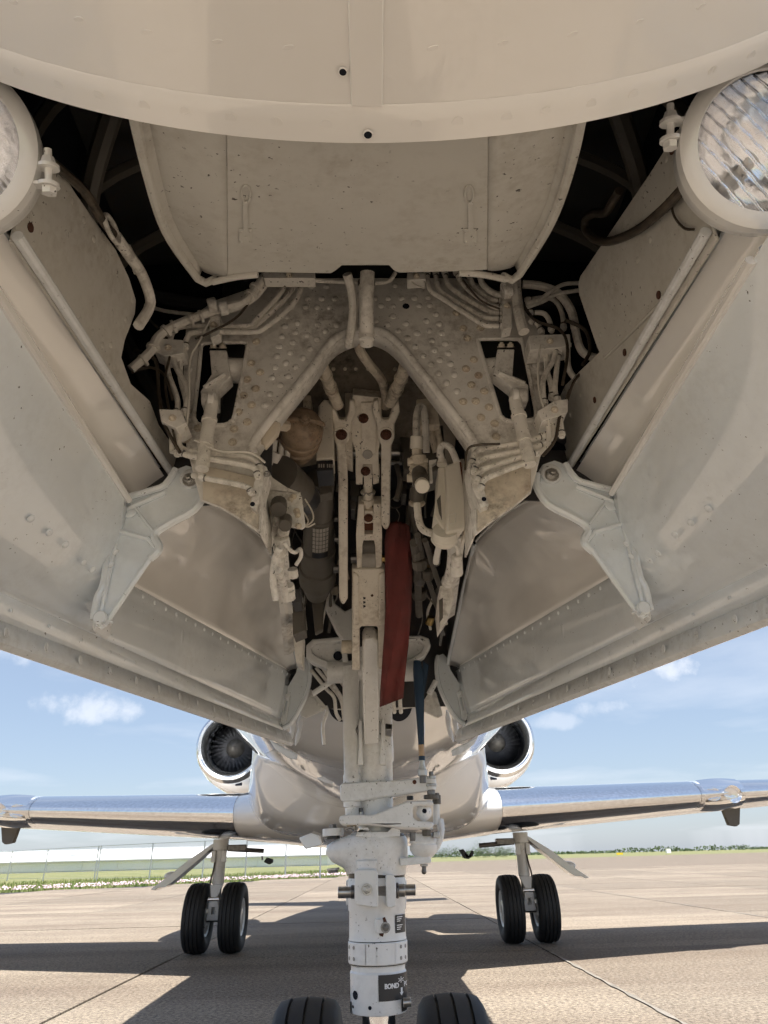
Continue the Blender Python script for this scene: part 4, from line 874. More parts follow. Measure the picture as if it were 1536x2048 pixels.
# terminal box with lid
jb = empty('terminal_box', parent=jet)
f0 = [P(u, v, y=1.0) for u, v in ((890, 930), (922, 920), (934, 1000), (930, 1060), (892, 1068), (893, 1002))]
MB().plate(f0, (-.006, .07, .01)).build('box_body', 'white_plastic', jb, bevel=.004)
MB().plate([P(u, v, y=1.02) for u, v in ((920, 918), (928, 917), (940, 1000), (936, 1062), (929, 1064), (934, 1000))], (0, .06, 0)).build('lid_flange', 'white_plastic', jb, bevel=.001)
MB().plate([P(u, v, y=.998) for u, v in ((874, 1000), (881, 990), (884, 1040), (878, 1025))], (0, .002, 0)).build('side_window', 'actuator_grey', jb)
MB().plate([P(u, v, y=1.01) for u, v in ((876, 935), (890, 930), (893, 1002), (892, 1068), (868, 1030), (874, 985))], (.0, .05, 0)).build('box_side', 'white_plastic', jb, bevel=.002)
MB().lathe(P(890, 1060, y=1.01), P(888, 1082, y=1.03)-P(890, 1060, y=1.01), [(0, .020), (.012, .0205), (.014, .022), (.020, .022), (.026, .018)], 20).build('box_gland', 'white_plastic', jb)
MB().cyl(P(884, 930, y=1.0), P(884, 920, y=1.0), .0092, .007, n=12).build('top_gland', 'white_plastic', jb)
pipe('box_cable', [(884, 922), (880, 900), (888, 890), (902, 898), (914, 925)], .0058, y=1.0, m='bay_paint', par=jb)
for a_, b_ in (((898, 1030), (912, 1026)), ((912, 1026), (910, 1046)), ((910, 1046), (899, 1048)), ((899, 1048), (898, 1030))): MB().tube([P(*a_, y=.9985), P(*b_, y=.9985)], .0006, 4).build('moulded_square', 'bay_paint', jb)
pblock('lock_bracket', [(858, 920), (874, 918), (872, 925), (864, 930), (866, 962), (860, 962)], 1.03, .01, 'bay_paint', jb)
MB().plate([P(u, v, y=.997) for u, v in ((919, 924), (922, 924), (931, 984), (928, 984))], (0, .001, 0)).build('lid_gap', 'rust', jb)
# dim clutter at the right of the well
random.seed(11)
for pts, r, y0, y1, m in (([(835, 1070), (842, 1110), (856, 1160), (880, 1230)], .006, 1.2, 1.6, 'actuator_grey'), ([(850, 1080), (865, 1130), (885, 1190), (892, 1220)], .0055, 1.2, 1.55, 'actuator_grey'), ([(828, 1085), (834, 1130), (836, 1180), (838, 1230)], .009, 1.25, 1.65, 'actuator_grey'), ([(880, 1085), (874, 1110), (872, 1125)], .006, 1.15, 1.2, 'bay_paint'),
                          ([(900, 1075), (908, 1100), (905, 1140), (896, 1165)], .013, 1.1, 1.3, 'bay_paint'), ([(893, 1080), (912, 1092), (916, 1115), (914, 1135)], .004, 1.08, 1.15, 'bay_paint'), ([(945, 1010), (940, 1050), (936, 1085)], .0052, .96, 1.05, 'bay_paint'), ([(820, 1000), (824, 1040), (830, 1075)], .005, 1.3, 1.4, 'actuator_grey'), ([(793, 930), (800, 960), (797, 985), (792, 1000)], .006, 1.25, 1.25, 'actuator_grey'),
                          ([(880, 1215), (885, 1250), (880, 1290)], .003, 1.4, 1.6, 'dark_steel'), ([(890, 1215), (880, 1240), (888, 1270)], .003, 1.4, 1.6, 'dark_steel')):
    pipe('well_cable', pts, r, ys=fr(y0, y1, len(pts)-1), m=m)
for u, v, r, y, m in ((838, 1118, .016, 1.35, 'actuator_grey'), (838, 1150, .013, 1.45, 'dark_steel'), (835, 1095, .013, 1.3, 'actuator_grey'), (838, 1180, .018, 1.55, 'actuator_grey'), (913, 1110, .010, 1.12, 'bay_paint'), (912, 1128, .012, 1.16, 'bay_paint'), (870, 1110, .010, 1.3, 'dark_steel'), (855, 1140, .012, 1.4, 'actuator_grey')):
    p = P(u, v, y=y); MB().cyl(p, p+Vector((.002, .018, -.014)), r, n=10, bev=r*.15).build('pipe_union', m, jet)
pblock('relay_unit', [(880, 1172), (902, 1165), (908, 1195), (900, 1225), (880, 1255), (876, 1215)], 1.32, .07, 'bay_paint'); pblock('relay_face', [(878, 1200), (886, 1195), (886, 1235), (879, 1245)], 1.318, .004, 'actuator_grey')
for u0, v0, u1, v1, y, m in ((660, 985, 668, 1020, 1.4, 'dark_steel'), (656, 1030, 668, 1060, 1.45, 'actuator_grey'), (660, 1070, 668, 1100, 1.5, 'dark_steel'), (800, 870, 820, 905, 1.25, 'actuator_grey'), (806, 900, 822, 940, 1.22, 'actuator_grey'), (802, 945, 815, 990, 1.28, 'dark_steel'), (812, 1010, 822, 1060, 1.35, 'actuator_grey'), (700, 960, 720, 995, 1.32, 'actuator_grey'), (700, 1000, 712, 1020, 1.3, 'dark_steel')):
    pblock('well_fitting', [(u0, v0), (u1, v0+3), (u1-2, v1), (u0+1, v1-2)], y, .05, m)
MB().cyl(P(840, 925, y=1.3), P(780, 925, y=1.3), .006, n=10).build('cross_shaft', 'steel', jet)

# ---- trunnion casting across the rear of the well
tr = empty('gear_trunnion', parent=jet)
for s, ol, ho in ((-1, [(612, 1290), (625, 1278), (690, 1272), (700, 1350), (680, 1348), (625, 1325), (612, 1315)], [(622, 1292), (632, 1286), (682, 1282), (686, 1335), (640, 1316), (624, 1306)]),
                  (1, [(780, 1272), (840, 1270), (858, 1276), (862, 1292), (850, 1312), (800, 1345), (780, 1350)], [(790, 1282), (838, 1280), (850, 1288), (842, 1304), (800, 1330), (790, 1332)])):
    MB().plate([P(u, v, y=1.86) for u, v in ol], (0, .04, 0), [[P(u, v, y=1.86) for u, v in ho]]).build('trunnion_arm', 'gear_paint', tr, bevel=.004)
    MB().plate([P(u, v, y=1.885) for u, v in ho], (0, .008, 0)).build('trunnion_web', 'gear_paint', tr)
MB().lathe(P(676, 1312, y=1.880), NB, [(0, .013), (.002, .013)], 16).build('lightening_hole', 'void_shade', tr)
MB().cyl(P(655, 1345, y=1.88), P(830, 1340, y=1.88), .030, n=18).build('cross_tube', 'gear_paint', tr)
for s, pts in ((-1, [(625, 1388), (682, 1350)]), (1, [(858, 1388), (872, 1362)])):
    p0, p1 = P(*pts[0], y=1.95), P(*pts[1], y=1.95); MB().cyl(p0, p1, .008, n=8).build('tie_bar', 'gear_paint', tr)
# rear frame of the well with pipe cut outs
fr_l = [(605, 1350), (640, 1412), (648, 1430), (690, 1445), (835, 1440), (845, 1412), (880, 1350), (880, 1300), (605, 1300)]
for pts in ([(622, 1340), (650, 1375), (668, 1395), (672, 1425), (680, 1440)], [(632, 1335), (660, 1370), (682, 1400), (688, 1440)], [(645, 1335), (680, 1390), (692, 1410)], [(655, 1330), (690, 1375)]): pipe('rear_pipe', pts, .0052, ys=fr(1.97, 2.04, len(pts)-1), m='bay_paint')
for u in (787, 800): pipe('rear_pipe', [(u, 1385), (u, 1405), (u+2, 1425)], .006, ys=[1.98, 2.0, 2.03], m='bay_paint')
for u, v, rx in ((672, 1424, .030), (806, 1424, .033)):
    x_ = (u-748)*.00135; ang_ = fr(0, math.pi, 16)
    MB().grid([[skin_pt(x_+rx*math.cos(t)*q_, 2.0615+.115*math.sin(t)*q_, .002) for t in ang_] for q_ in fr(.02, 1, 6)]).build('pipe_cutout', 'void_shade', aft)
for s in (-1, 1):
    gs = [(612, 1384), (622, 1378), (652, 1412), (648, 1420), (612, 1436), (600, 1430)] if s < 0 else [(872, 1384), (862, 1378), (840, 1412), (842, 1420), (876, 1436), (886, 1430)]
    gst = MB().plate([P(u, v, y=2.03) for u, v in gs], (0, .008, 0)).build('rear_gusset', 'bay_paint', jet, bevel=.002)
    for i in range(4): fix('dome', P(gs[1][0]-s*0+(-s)*(i*7), gs[1][1]+14+i*8, y=2.029), NB, .005, gst, 'bay_paint', .6)
    MB().tube([P(u, v, y=2.035) for u, v in ((gs[2][0], gs[2][1]), (gs[2][0]-s*2, 1425), (gs[2][0]+s*6, 1450), (gs[2][0]+s*4, 1490))], .005, 8).build('frame_bead', 'door_gloss', jet)
    MB().grid([[skin_pt(s*x, 2.062, .003), Vector((s*x, 2.05, 1.30))] for x in fr(.02, .235, 12)]).build('rear_frame', 'bay_paint', jet, solid=.003)

# ================================================================== red streamer and blue strap
st = empty('warning_streamer'); tag(st, 'faded red cloth streamer hanging on a key ring beside the drag brace', 'streamer')
rows = []
prof0 = [(1040, 786, 800, 1.43), (1052, 774, 818, 1.435), (1080, 770, 821, 1.45), (1150, 771, 824, 1.50), (1220, 771, 822, 1.56), (1290, 767, 817, 1.63), (1350, 763, 810, 1.68), (1396, 760, 806, 1.72)]
prof = []
for a_, c_ in zip(prof0, prof0[1:]):
    for t in (0, .33, .66): prof.append(tuple(a_[k]+(c_[k]-a_[k])*t for k in range(4)))
prof.append(prof0[-1])
for v, u0, u1, y in prof:
    rows.append([P(u0+(u1-u0)*k/8, v+(18 if v > 1390 else 0)*(1-k/8)-(4*abs(k-4) if v == 1040 else 0)*-1, y=y-.10-.011*math.sin(math.pi*k/8)*(1 if v > 1045 else .3)+.006*math.sin(k*1.1+v*.025)+.003*math.sin(k*2.7+v*.06)) for k in range(9)])
MB().grid(rows).build('strip', 'red_cloth', st, 60, solid=.0018)
rc = P(791, 1006, y=1.33); MB().tube([rc+Vector((.0135*math.cos(t), .002*math.sin(t), .0135*math.sin(t))) for t in fr(0, 2*math.pi, 18)], .0013, 6, 2).build('key_ring', 'dark_steel', st)
MB().tube([P(793, 1018, y=1.328), P(799, 1030, y=1.328), P(795, 1045, y=1.33)], .0012, 6).build('wire_loop', 'steel', st)
MB().lathe(P(794, 1046, y=1.327), NB, [(-.001, .0035), (.001, .0035), (.001, .002)], 12, False).build('eyelet', 'dark_steel', st)
bl = empty('steering_hose', parent=jet)
yb = 1.80
rows = []
for v, uc, w in ((1322, 834, 7), (1340, 836, 10), (1370, 838, 10.5), (1410, 839.5, 9), (1450, 841, 7), (1490, 842.5, 6.2)):
    row = []
    for k in range(13):
        t = math.pi*2*k/12; c_ = P(uc, v, y=yb); k_ = mpx(c_); row.append(c_+RC*(w*k_*math.cos(t))+Vector((0, .008*math.sin(t)*(1+.2*math.cos(3*t)), 0)))
    rows.append(row)
MB().grid(rows).build('blue_sleeve', 'blue_sleeve', bl, 50)
MB().plate([P(u, v, y=yb+.004) for u, v in ((846, 1322), (858, 1330), (852, 1370), (846, 1400))], (0, .006, 0)).build('sleeve_flap', 'blue_sleeve', bl, bevel=.001)
def hcyl(name, v0, v1, r, m): MB().cyl(P(842.5+(v0-1490)*.045, v0, y=yb), P(842.5+(v1-1490)*.045, v1, y=yb), r, n=16, bev=r*.1).build(name, m, bl)
hcyl('clear_sleeve', 1489, 1513, .0076, 'clear_sleeve'); hcyl('sleeve_band', 1512, 1521, .0082, 'blue_sleeve'); hcyl('ferrule', 1520, 1534, .0066, 'steel'); hcyl('ferrule_ring', 1533, 1539, .0086, 'steel'); hcyl('hose_nut', 1539, 1552, .0115, 'steel'); hcyl('hose_tail', 1551, 1566, .008, 'dark_steel')

# ================================================================== nose gear leg
leg = empty('nose_gear_leg', parent=jet)
GY = 1.90
def gp(u, v, y=GY): return P(u, v, y=y)
def glathe(name, prof, m='gear_paint', n=40, y=GY, ang=35):
    """prof: (v, centre u, half width px); a turned part standing upright"""
    top = gp(prof[0][1], prof[0][0], y); bot = gp(prof[-1][1], prof[-1][0], y); ax = (bot-top); 
    pr = []
    for v, uc, hw in prof:
        p = gp(uc, v, y); pr.append(((p-top).dot(ax.normalized()), hw*mpx(p)))
    return MB().lathe(top, ax, pr, n).build(name, m, leg, ang)
AXL = lambda v: 749+(v-1500)*.0165        # leg centreline pixel
glathe('upper_cylinder', [(1300, 747, 36), (1470, 748, 36), (1500, 748.5, 37.5), (1522, 749, 37.5), (1526, 749, 35), (1600, 750, 35), (1680, 752, 35)])
glathe('side_rod', [(1335, 701, 16.5), (1548, 703, 15.5), (1551, 703, 17), (1566, 703.5, 17)], y=1.86, n=24); glathe('side_rod_neck', [(1560, 703.5, 14), (1598, 704, 14), (1600, 704, 17), (1614, 704, 17), (1616, 704, 14), (1650, 704.5, 13)], y=1.86, n=24)
MB().plate([P(u, v, y=1.8575) for u, v in ((696, 1332), (701, 1333), (704, 1341), (699, 1339))], (0, .002, 0)).build('red_paint_spot', 'red_cloth', leg)
# lugs taking the brace
for u, w in ((721, 8), (766, 9)):
    MB().plate([P(a, v, y=1.84) for a, v in ((u-w/2, 1448), (u-w/4, 1438), (u+w/4, 1438), (u+w/2, 1448), (u+w/2, 1500), (u+w/2+2, 1530), (u-w/2-2, 1530), (u-w/2, 1500))], (0, .08, 0)).build('brace_lug', 'gear_paint', leg, bevel=.003)
MB().cyl(P(770, 1460, y=1.86), P(784, 1461, y=1.86), .017, n=6).build('lug_nut', 'steel', leg, bevel=.001); MB().cyl(P(716, 1462, y=1.86), P(711, 1462, y=1.86), .017, n=16).build('lug_bolt_head', 'dark_steel', leg)
# steering arms
MB().plate([P(u, v, y=1.835) for u, v in ((680, 1570), (684, 1566), (800, 1560), (862, 1551), (866, 1560), (864, 1580), (800, 1590), (720, 1602), (684, 1603), (680, 1598))], (0, .05, 0)).build('upper_steering_arm', 'gear_paint', leg, bevel=.004)
for u, v in ((695, 1572), (695, 1586)): fix('screw', P(u, v, y=1.8345), NB, .0048, leg, 'gear_paint', .5)
fix('screw', P(829, 1564, y=1.8345), NB, .0052, leg, 'rust', .35)
MB().plate([P(u, v, y=1.80) for u, v in ((678, 1640), (680, 1632), (700, 1628), (745, 1630), (790, 1612), (815, 1602), (862, 1600), (868, 1606), (866, 1612), (830, 1611), (825, 1618), (826, 1636), (836, 1642), (866, 1644), (868, 1652), (858, 1658), (800, 1656), (740, 1650), (690, 1650), (680, 1648))], (0, .09, 0)).build('lower_steering_arm', 'gear_paint', leg, bevel=.004)
MB().ball(P(848, 1625, y=1.84), .019, 12).build('ball_joint', 'gear_paint', leg, 60); MB().lathe(P(849, 1622, y=1.821), NB, [(-.002, .0055), (.0005, .0055)], 14).build('ball_bore', 'void_shade', leg)
def bolt_stack(u, items, y):
    for v0, v1, hw, m, n_ in items:
        a_ = P(u, v0, y=y); MB().cyl(a_, P(u+.3, v1, y=y), hw*mpx(a_), n=n_).build('stack_bolt' if n_ == 6 else 'stack_spacer', m, leg, bevel=.001)
bolt_stack(862, [(1543, 1552, 5, 'dark_steel', 6), (1552, 1558, 9.5, 'steel', 16), (1558, 1568, 10, 'gear_paint', 16), (1568, 1573, 11, 'steel', 16), (1573, 1580, 10, 'gear_paint', 16), (1580, 1590, 8, 'dark_steel', 12), (1590, 1598, 15, 'actuator_grey', 16)], 1.84)
bolt_stack(873, [(1586, 1590, 6, 'dark_steel', 6), (1590, 1608, 8.5, 'actuator_grey', 12), (1608, 1650, 6.5, 'gear_paint', 12)], 1.87)
bolt_stack(820, [(1592, 1600, 7, 'placard_black', 8)], 1.86)
bolt_stack(721, [(1616, 1624, 5.5, 'dark_steel', 6), (1624, 1632, 8, 'steel', 12)], 1.87)
bolt_stack(706, [(1646, 1652, 13, 'brass', 16), (1652, 1662, 7, 'steel', 8)], 1.84)
MB().tube([P(u, v, y=1.825) for u, v in ((690, 1660), (700, 1656), (712, 1662), (718, 1656))], .003, 6).build('retaining_wire', 'chrome', leg)
bolt_stack(853, [(1655, 1660, 13, 'steel', 16), (1660, 1672, 10, 'actuator_grey', 6)], 1.83); bolt_stack(826, [(1664, 1682, 6.5, 'dark_steel', 8)], 1.84); bolt_stack(872, [(1664, 1676, 7.5, 'steel', 8)], 1.83)
# steering actuator on the right
MB().lathe(P(846, 1668, y=1.86), P(848, 1716, y=1.86)-P(846, 1668, y=1.86), [(0, .028), (.006, .032), (.018, .034), (.019, .031), (.024, .031), (.025, .034), (.036, .033), (.046, .026), (.053, .017)], 28).build('steering_actuator', 'gear_paint', leg)
MB().tube([P(880, 1640, y=1.87), P(882, 1665, y=1.86), P(874, 1690, y=1.86), P(862, 1706, y=1.86)], .009, 10).build('actuator_arm', 'gear_paint', leg)
MB().plate([P(u, v, y=1.835) for u, v in ((820, 1670), (833, 1664), (838, 1676), (852, 1690), (842, 1698), (826, 1686))], (0, .03, 0)).build('actuator_lug', 'gear_paint', leg, bevel=.003)
MB().plate([P(u, v, y=1.84) for u, v in ((800, 1716), (858, 1712), (863, 1718), (862, 1726), (800, 1732))], (0, .05, 0)).build('actuator_bracket', 'gear_paint', leg, bevel=.003)
bolt_stack(848, [(1728, 1733, 8, 'steel', 8), (1733, 1745, 4.5, 'dark_steel', 10)], 1.85)
MB().ball(P(848, 1743, y=1.85), .0062, 8).build('grease_nipple', 'dark_steel', leg)
# collar: lobed steering ring
def ring_pt(v, ang, hw, du=0):
    p = gp(AXL(v)+du, v); k = mpx(p); return p+Vector((math.sin(ang)*hw*k, -math.cos(ang)*hw*k, 0))
rows = []
for v, base, lobe in ((1672, 58, 0), (1678, 62, 6), (1690, 63, 12), (1705, 63, 13), (1722, 62, 9), (1735, 60, 2), (1748, 58.5, 0)):
    row = []
    for k in range(73):
        t = -math.pi+2*math.pi*k/72
        dl_ = math.exp(-((t+1.42)/.42)**2)*lobe*3.0
        row.append(ring_pt(v+3*math.sin(2*t), t, base+dl_))
    rows.append(row)
q = MB().grid(rows); 
for rr, v in ((rows[0], 1672), (rows[-1], 1748)):
    c0 = gp(AXL(v), v); k = len(q.v); q.v += [c0]; q.add([], [])
    base = 0 if v == 1672 else (len(rows)-1)*73
    q.f += [(base+i, base+i+1, k) for i in range(72)]
q.build('steering_collar', 'gear_paint', leg, 50)
glathe('collar_gap', [(1745, AXL(1745), 57), (1757, AXL(1757), 56)], 'grease')
glathe('collar_top_ring', [(1664, AXL(1664), 46), (1668, AXL(1668), 52), (1680, AXL(1680), 52)], 'gear_paint'); glathe('collar_seal', [(1680, AXL(1680), 54), (1668.5, AXL(1668), 56), (1672, AXL(1672), 57)], 'grease')
MB().plate([P(u, v, y=1.825) for u, v in ((715, 1664), (722, 1656), (735, 1655), (744, 1664), (775, 1664), (784, 1655), (800, 1660), (800, 1672), (770, 1674), (740, 1674), (712, 1672))], (0, .05, 0)).build('dog_link', 'gear_paint', leg, bevel=.003)
bolt_stack(666, [(1649, 1657, 8, 'dark_steel', 6), (1657, 1672, 21, 'gear_paint', 24), (1672, 1678, 14, 'grease', 16), (1736, 1741, 13, 'steel', 12), (1741, 1746, 10, 'dark_steel', 8)], 1.88)
MB().grid([[ring_pt(v, t, 64.5-abs(v-1724)*.06) for t in fr(-.62, .02, 10)] for v in (1719, 1723, 1732, 1741)]).build('collar_boss', 'gear_paint', leg, 50, solid=.005)
# main turned body
glathe('main_cylinder', [(1752, AXL(1752), 55), (1760, AXL(1760), 58), (1818, AXL(1818), 58), (1822, AXL(1822), 56), (1872, AXL(1872), 57), (1878, AXL(1878), 58)])
for u0, u1 in ((692, 699), (804, 813)): MB().plate([gp(u, v, 1.9) for u, v in ((u0, 1760), (u1, 1760), (u1, 1808), (u0 if u0 < 700 else u0, 1812))], (0, .02, 0)).build('side_rib', 'gear_paint', leg, bevel=.003)
# towing lugs and cross pin
yf = 1.90-.075
MB().plate([P(u, v, y=yf-.012) for u, v in ((709, 1742), (714, 1739), (750, 1739), (756, 1744), (757, 1812), (751, 1816), (712, 1810), (709, 1804))], (0, .07, 0)).build('towing_lug', 'gear_paint', leg, bevel=.004)
MB().plate([P(u, v, y=yf-.012) for u, v in ((771, 1752), (775, 1748), (787, 1750), (792, 1758), (792, 1812), (786, 1815), (773, 1814))], (0, .07, 0)).build('towing_lug', 'gear_paint', leg, bevel=.004)
def hp(u0, u1, v, r, m, n=18, y=yf+.012): MB().cyl(P(u0, v, y=y), P(u1, v-.016*(u1-u0), y=y), r, n=n, bev=.0012).build('towing_pin', m, leg)
hp(676, 703, 1785, .0122, 'steel'); hp(702, 710, 1784, .0142, 'dark_steel'); hp(755, 773, 1782, .0125, 'steel', 8); hp(792, 797, 1781, .0165, 'dark_steel'); hp(797, 810, 1781, .0135, 'steel'); hp(809, 831, 1780, .0118, 'steel')
fix('hex', P(734, 1779, y=yf-.013), NB, .0088, leg, 'steel', .9); MB().lathe(P(734, 1779, y=yf-.0125), NB, [(0, .0125), (.002, .0125)], 20).build('washer', 'steel', leg)
# charging boss with rust
MB().plate([P(u, v, y=1.826) for u, v in ((750, 1838), (768, 1838), (776, 1846), (779, 1862), (772, 1868), (750, 1866))], (0, .03, 0)).build('charging_boss', 'gear_paint', leg, bevel=.003)
MB().lathe(P(771, 1855, y=1.825), NB, [(0, .011), (.003, .011), (.0035, .0078), (.001, .0075)], 20, False).build('valve_ring', 'seal_grey', leg); fix('hex', P(771, 1855, y=1.824), NB, .006, leg, 'dark_steel', .9)
for pts in (((765, 1836), (770, 1834), (775, 1846), (768, 1850)), ((758, 1867), (768, 1866), (766, 1874), (759, 1871))): MB().plate([P(u, v, y=1.8250) for u, v in pts], (0, .002, 0)).build('rust_scab', 'rust', leg)
# conforming placards
def on_leg(u_off, v, extra, hw=57.5):
    """point on the turned body: sideways px offset from the centreline"""
    p = gp(AXL(v), v); k = mpx(p); r = hw*k+extra; x = max(-.98, min(.98, u_off/hw)); t = math.asin(x); return p+Vector((math.sin(t)*r, -math.cos(t)*r, 0))
def patch(name, u0, u1, v0, v1, extra, m, hw=57.5, nu=10, par=None): return MB().grid([[on_leg(u, v, extra, hw) for u in fr(u0, u1, nu)] for v in fr(v0, v1, 4)]).build(name, m, par or leg, 60)
pl2 = patch('data_placard', 34, 54, 1828, 1863, .0012, 'placard_black', 56.5)
for i, v in enumerate((1831, 1835, 1839, 1847, 1851, 1855)): patch('print_line', 37, 48-(i % 3)*2, v, v+1.8, .0016, 'white_ink', 56.5, 5, leg)
glathe('clamp_ring', [(1880, AXL(1880), 58), (1882, AXL(1882), 59.5), (1922, AXL(1922), 59.5), (1924, AXL(1924), 58)])
for u in (-56, -47, -15, 45, 54):
    for v in (1890, 1912):
        p = on_leg(u, v, .0005, 59.5); q_ = gp(AXL(v), v); nn = (p-q_); nn.z = 0; fix('dome', p, nn, .0040, leg, 'seal_grey' if u != -15 else 'gear_paint', .5)
for u0, u1 in ((-38, -24), (-22, -4), (34, 36)): patch('clamp_strap', u0, u1, 1881, 1922, .0025, 'gear_paint', 59.5, 5)
glathe('neck_groove', [(1924, AXL(1924), 57), (1929, AXL(1929), 54), (1938, AXL(1938), 54), (1941, AXL(1941), 56)], 'gear_paint'); glathe('grease_line', [(1923, AXL(1923), 57.5), (1926, AXL(1926), 57.6)], 'grease')
glathe('lower_block', [(1940, AXL(1940), 55), (1942, AXL(1942), 56.5), (2016, AXL(2016), 56.5), (2022, AXL(2022), 55), (2026, AXL(2026), 40)])
for u, v, r in ((-45, 1983, (5, 9)), (-17, 2005, (3.4, 4)), (-50, 2007, (2, 3))):
    q_ = MB().add([on_leg(u+r[0]*math.cos(t), v+r[1]*math.sin(t), .0009, 56.5) for t in fr(0, 2*math.pi, 18)[:-1]], [tuple(range(18))]); q_.build('bore_hole', 'void_shade', leg)
glathe('chrome_piston', [(2018, AXL(2018), 33.5), (2400, AXL(2300), 33.5)], 'chrome')
MB().cyl(P(806, 2005, y=1.845), P(822, 2004, y=1.845), .009, n=14, bev=.001).build('pin_stub', 'steel', leg); patch('pin_recess', 44, 55, 1990, 2018, .0012, 'grease', 56.5, 5); patch('left_recess', -56, -53, 1998, 2022, .0015, 'grease', 56.5, 3)
# BOND placard
bp_ = patch('bond_placard', 0, 55.5, 1942, 1993, .0014, 'placard_black', 56.5, 16)
def text_on_leg(body, u0, v0, hpx, wk=1.0, par=None):
    cu = bpy.data.curves.new('t', 'FONT'); cu.body = body; cu.size = 1; cu.offset = .025; o = bpy.data.objects.new('t', cu); sc.collection.objects.link(o)
    bpy.context.view_layer.update(); me = bpy.data.meshes.new_from_object(o.evaluated_get(bpy.context.evaluated_depsgraph_get())); bpy.data.objects.remove(o)
    bm = bmesh.new(); bm.from_mesh(me)
    bmesh.ops.subdivide_edges(bm, edges=[e for e in bm.edges if e.calc_length() > .2], cuts=2); bmesh.ops.triangulate(bm, faces=bm.faces)
    for vt in bm.verts:
        uu = u0+vt.co.x*hpx/.7*wk; vv = v0-vt.co.y*hpx/.7; vt.co = on_leg(uu, vv, .0020, 56.5)
    bm.to_mesh(me); bm.free(); me.materials.clear(); me.materials.append(MAT['white_ink']); ob = bpy.data.objects.new('lettering', me); sc.collection.objects.link(ob); ob.parent = par; ob['label'] = 'white word on the black placard'; return ob
text_on_leg('BOND', 11.2, 1969, 9.6, .68, leg); text_on_leg('BOND', 11.9, 1968.8, 9.6, .68, leg)
text_on_leg('PO', 48.6, 1969, 9.4, .52, leg)
for t in (0, 60, 120):
    a_ = R(t+90); MB().add([on_leg(43+6*math.cos(a_)*sg+.7*math.sin(a_)*w_, 1954.5+6*math.sin(a_)*sg-.7*math.cos(a_)*w_, .0020, 56.5) for sg, w_ in ((-1, -1), (1, -1), (1, 1), (-1, 1))], [(0, 1, 2, 3)]).build('star_mark', 'white_ink', leg)
MB().add([on_leg(44+a_, v, .0020, 56.5) for a_, v in ((-1.7, 1970), (1.7, 1970), (1.7, 1979), (3.6, 1979), (0, 1986), (-3.6, 1979), (-1.7, 1979))], [tuple(range(7))]).build('arrow_mark', 'white_ink', leg)
# wheels
def wheel(name, c, R_, w, par, rim=.55, grooves=(0,), hub=True, gw=.006, gd=.008):
    t = empty(name, parent=par) if False else None
    pr = [(-w*.36, R_*rim), (-w*.46, R_*(rim+.10)), (-w*.5, R_*(rim+.24)), (-w*.47, R_*.90), (-w*.40, R_*.965)]
    xs = sorted(grooves)
    for g in xs: pr += [(g*w-gw/2, R_*(1-.05*(g*2)**2)), (g*w-gw*.4, R_*(1-.05*(g*2)**2)-gd), (g*w+gw*.4, R_*(1-.05*(g*2)**2)-gd), (g*w+gw/2, R_*(1-.05*(g*2)**2))]
    pr += [(w*.40, R_*.965), (w*.47, R_*.90), (w*.5, R_*(rim+.24)), (w*.46, R_*(rim+.10)), (w*.36, R_*rim)]
    ty = MB().lathe(c, (1, 0, 0), pr, 64, False).build('tyre', 'rubber', par, 40)
    MB().lathe(c, (1, 0, 0), [(-w*.37, R_*rim), (-w*.40, R_*(rim+.015)), (-w*.36, R_*(rim-.05)), (-w*.22, R_*(rim-.09)), (-w*.20, R_*.30), (-w*.38, R_*.24), (-w*.40, R_*.12), (w*.40, R_*.12), (w*.38, R_*.24), (w*.20, R_*.30), (w*.22, R_*(rim-.09)), (w*.36, R_*(rim-.05)), (w*.40, R_*(rim+.015)), (w*.37, R_*rim)], 40, False).build('rim', 'gear_paint', par, 40)
    for k in range(8):
        a_ = k*math.pi/4
        for s_ in (-1, 1): MB().lathe(Vector(c)+Vector((s_*w*.215, math.cos(a_)*R_*.38, math.sin(a_)*R_*.38)), (s_, 0, 0), [(-.004, R_*.05), (.004, R_*.05)], 12).build('rim_hole', 'void_shade', par)
for x in (-.166, .170): wheel('nose_wheel', Vector((x, 1.965, .229)), .232, .158, leg, grooves=(-.24, 0, .24), gw=.007)
MB().cyl((-.2, 1.965, .229), (.2, 1.965, .229), .028, n=16).build('axle', 'steel', leg)
MB().plate([(-.045, 1.90, .30), (.045, 1.90, .30), (.03, 2.02, .19), (-.03, 2.02, .19)], (0, .03, .03)).build('axle_fork', 'gear_paint', leg, bevel=.004)
# loose wiring, unions and dark hoses deep in the well
random.seed(5)
for side, u0, u1 in ((-1, 585, 690), (1, 795, 900)):
    for k in range(16):
        u = random.uniform(u0, u1); v = random.uniform(930, 1180); y = 1.25+(v-930)*.0016+random.uniform(.02, .12)
        pts = [(u, v), (u+random.uniform(-8, 8), v+28), (u+random.uniform(-12, 12), v+62), (u+random.uniform(-14, 14), v+95)]
        pipe('well_wire', pts, random.choice((.0018, .0025, .004)), ys=[y, y+.03, y+.08, y+.12], m=random.choice(('black_cable', 'actuator_grey', 'wire_white', 'grimy_shade', 'dark_steel')), n=6)
    for k in range(12):
        u = random.uniform(u0, u1); v = random.uniform(900, 1250); y = 1.28+(v-900)*.0014
        p = P(u, v, y=y); r = random.uniform(.006, .012)
        MB().cyl(p, p+Vector((random.uniform(-.01, .01), .016, -.016)), r, n=random.choice((6, 12)), bev=r*.15).build('well_union', random.choice(('dark_steel', 'steel', 'grimy_shade', 'brass', 'bay_paint')), jet)

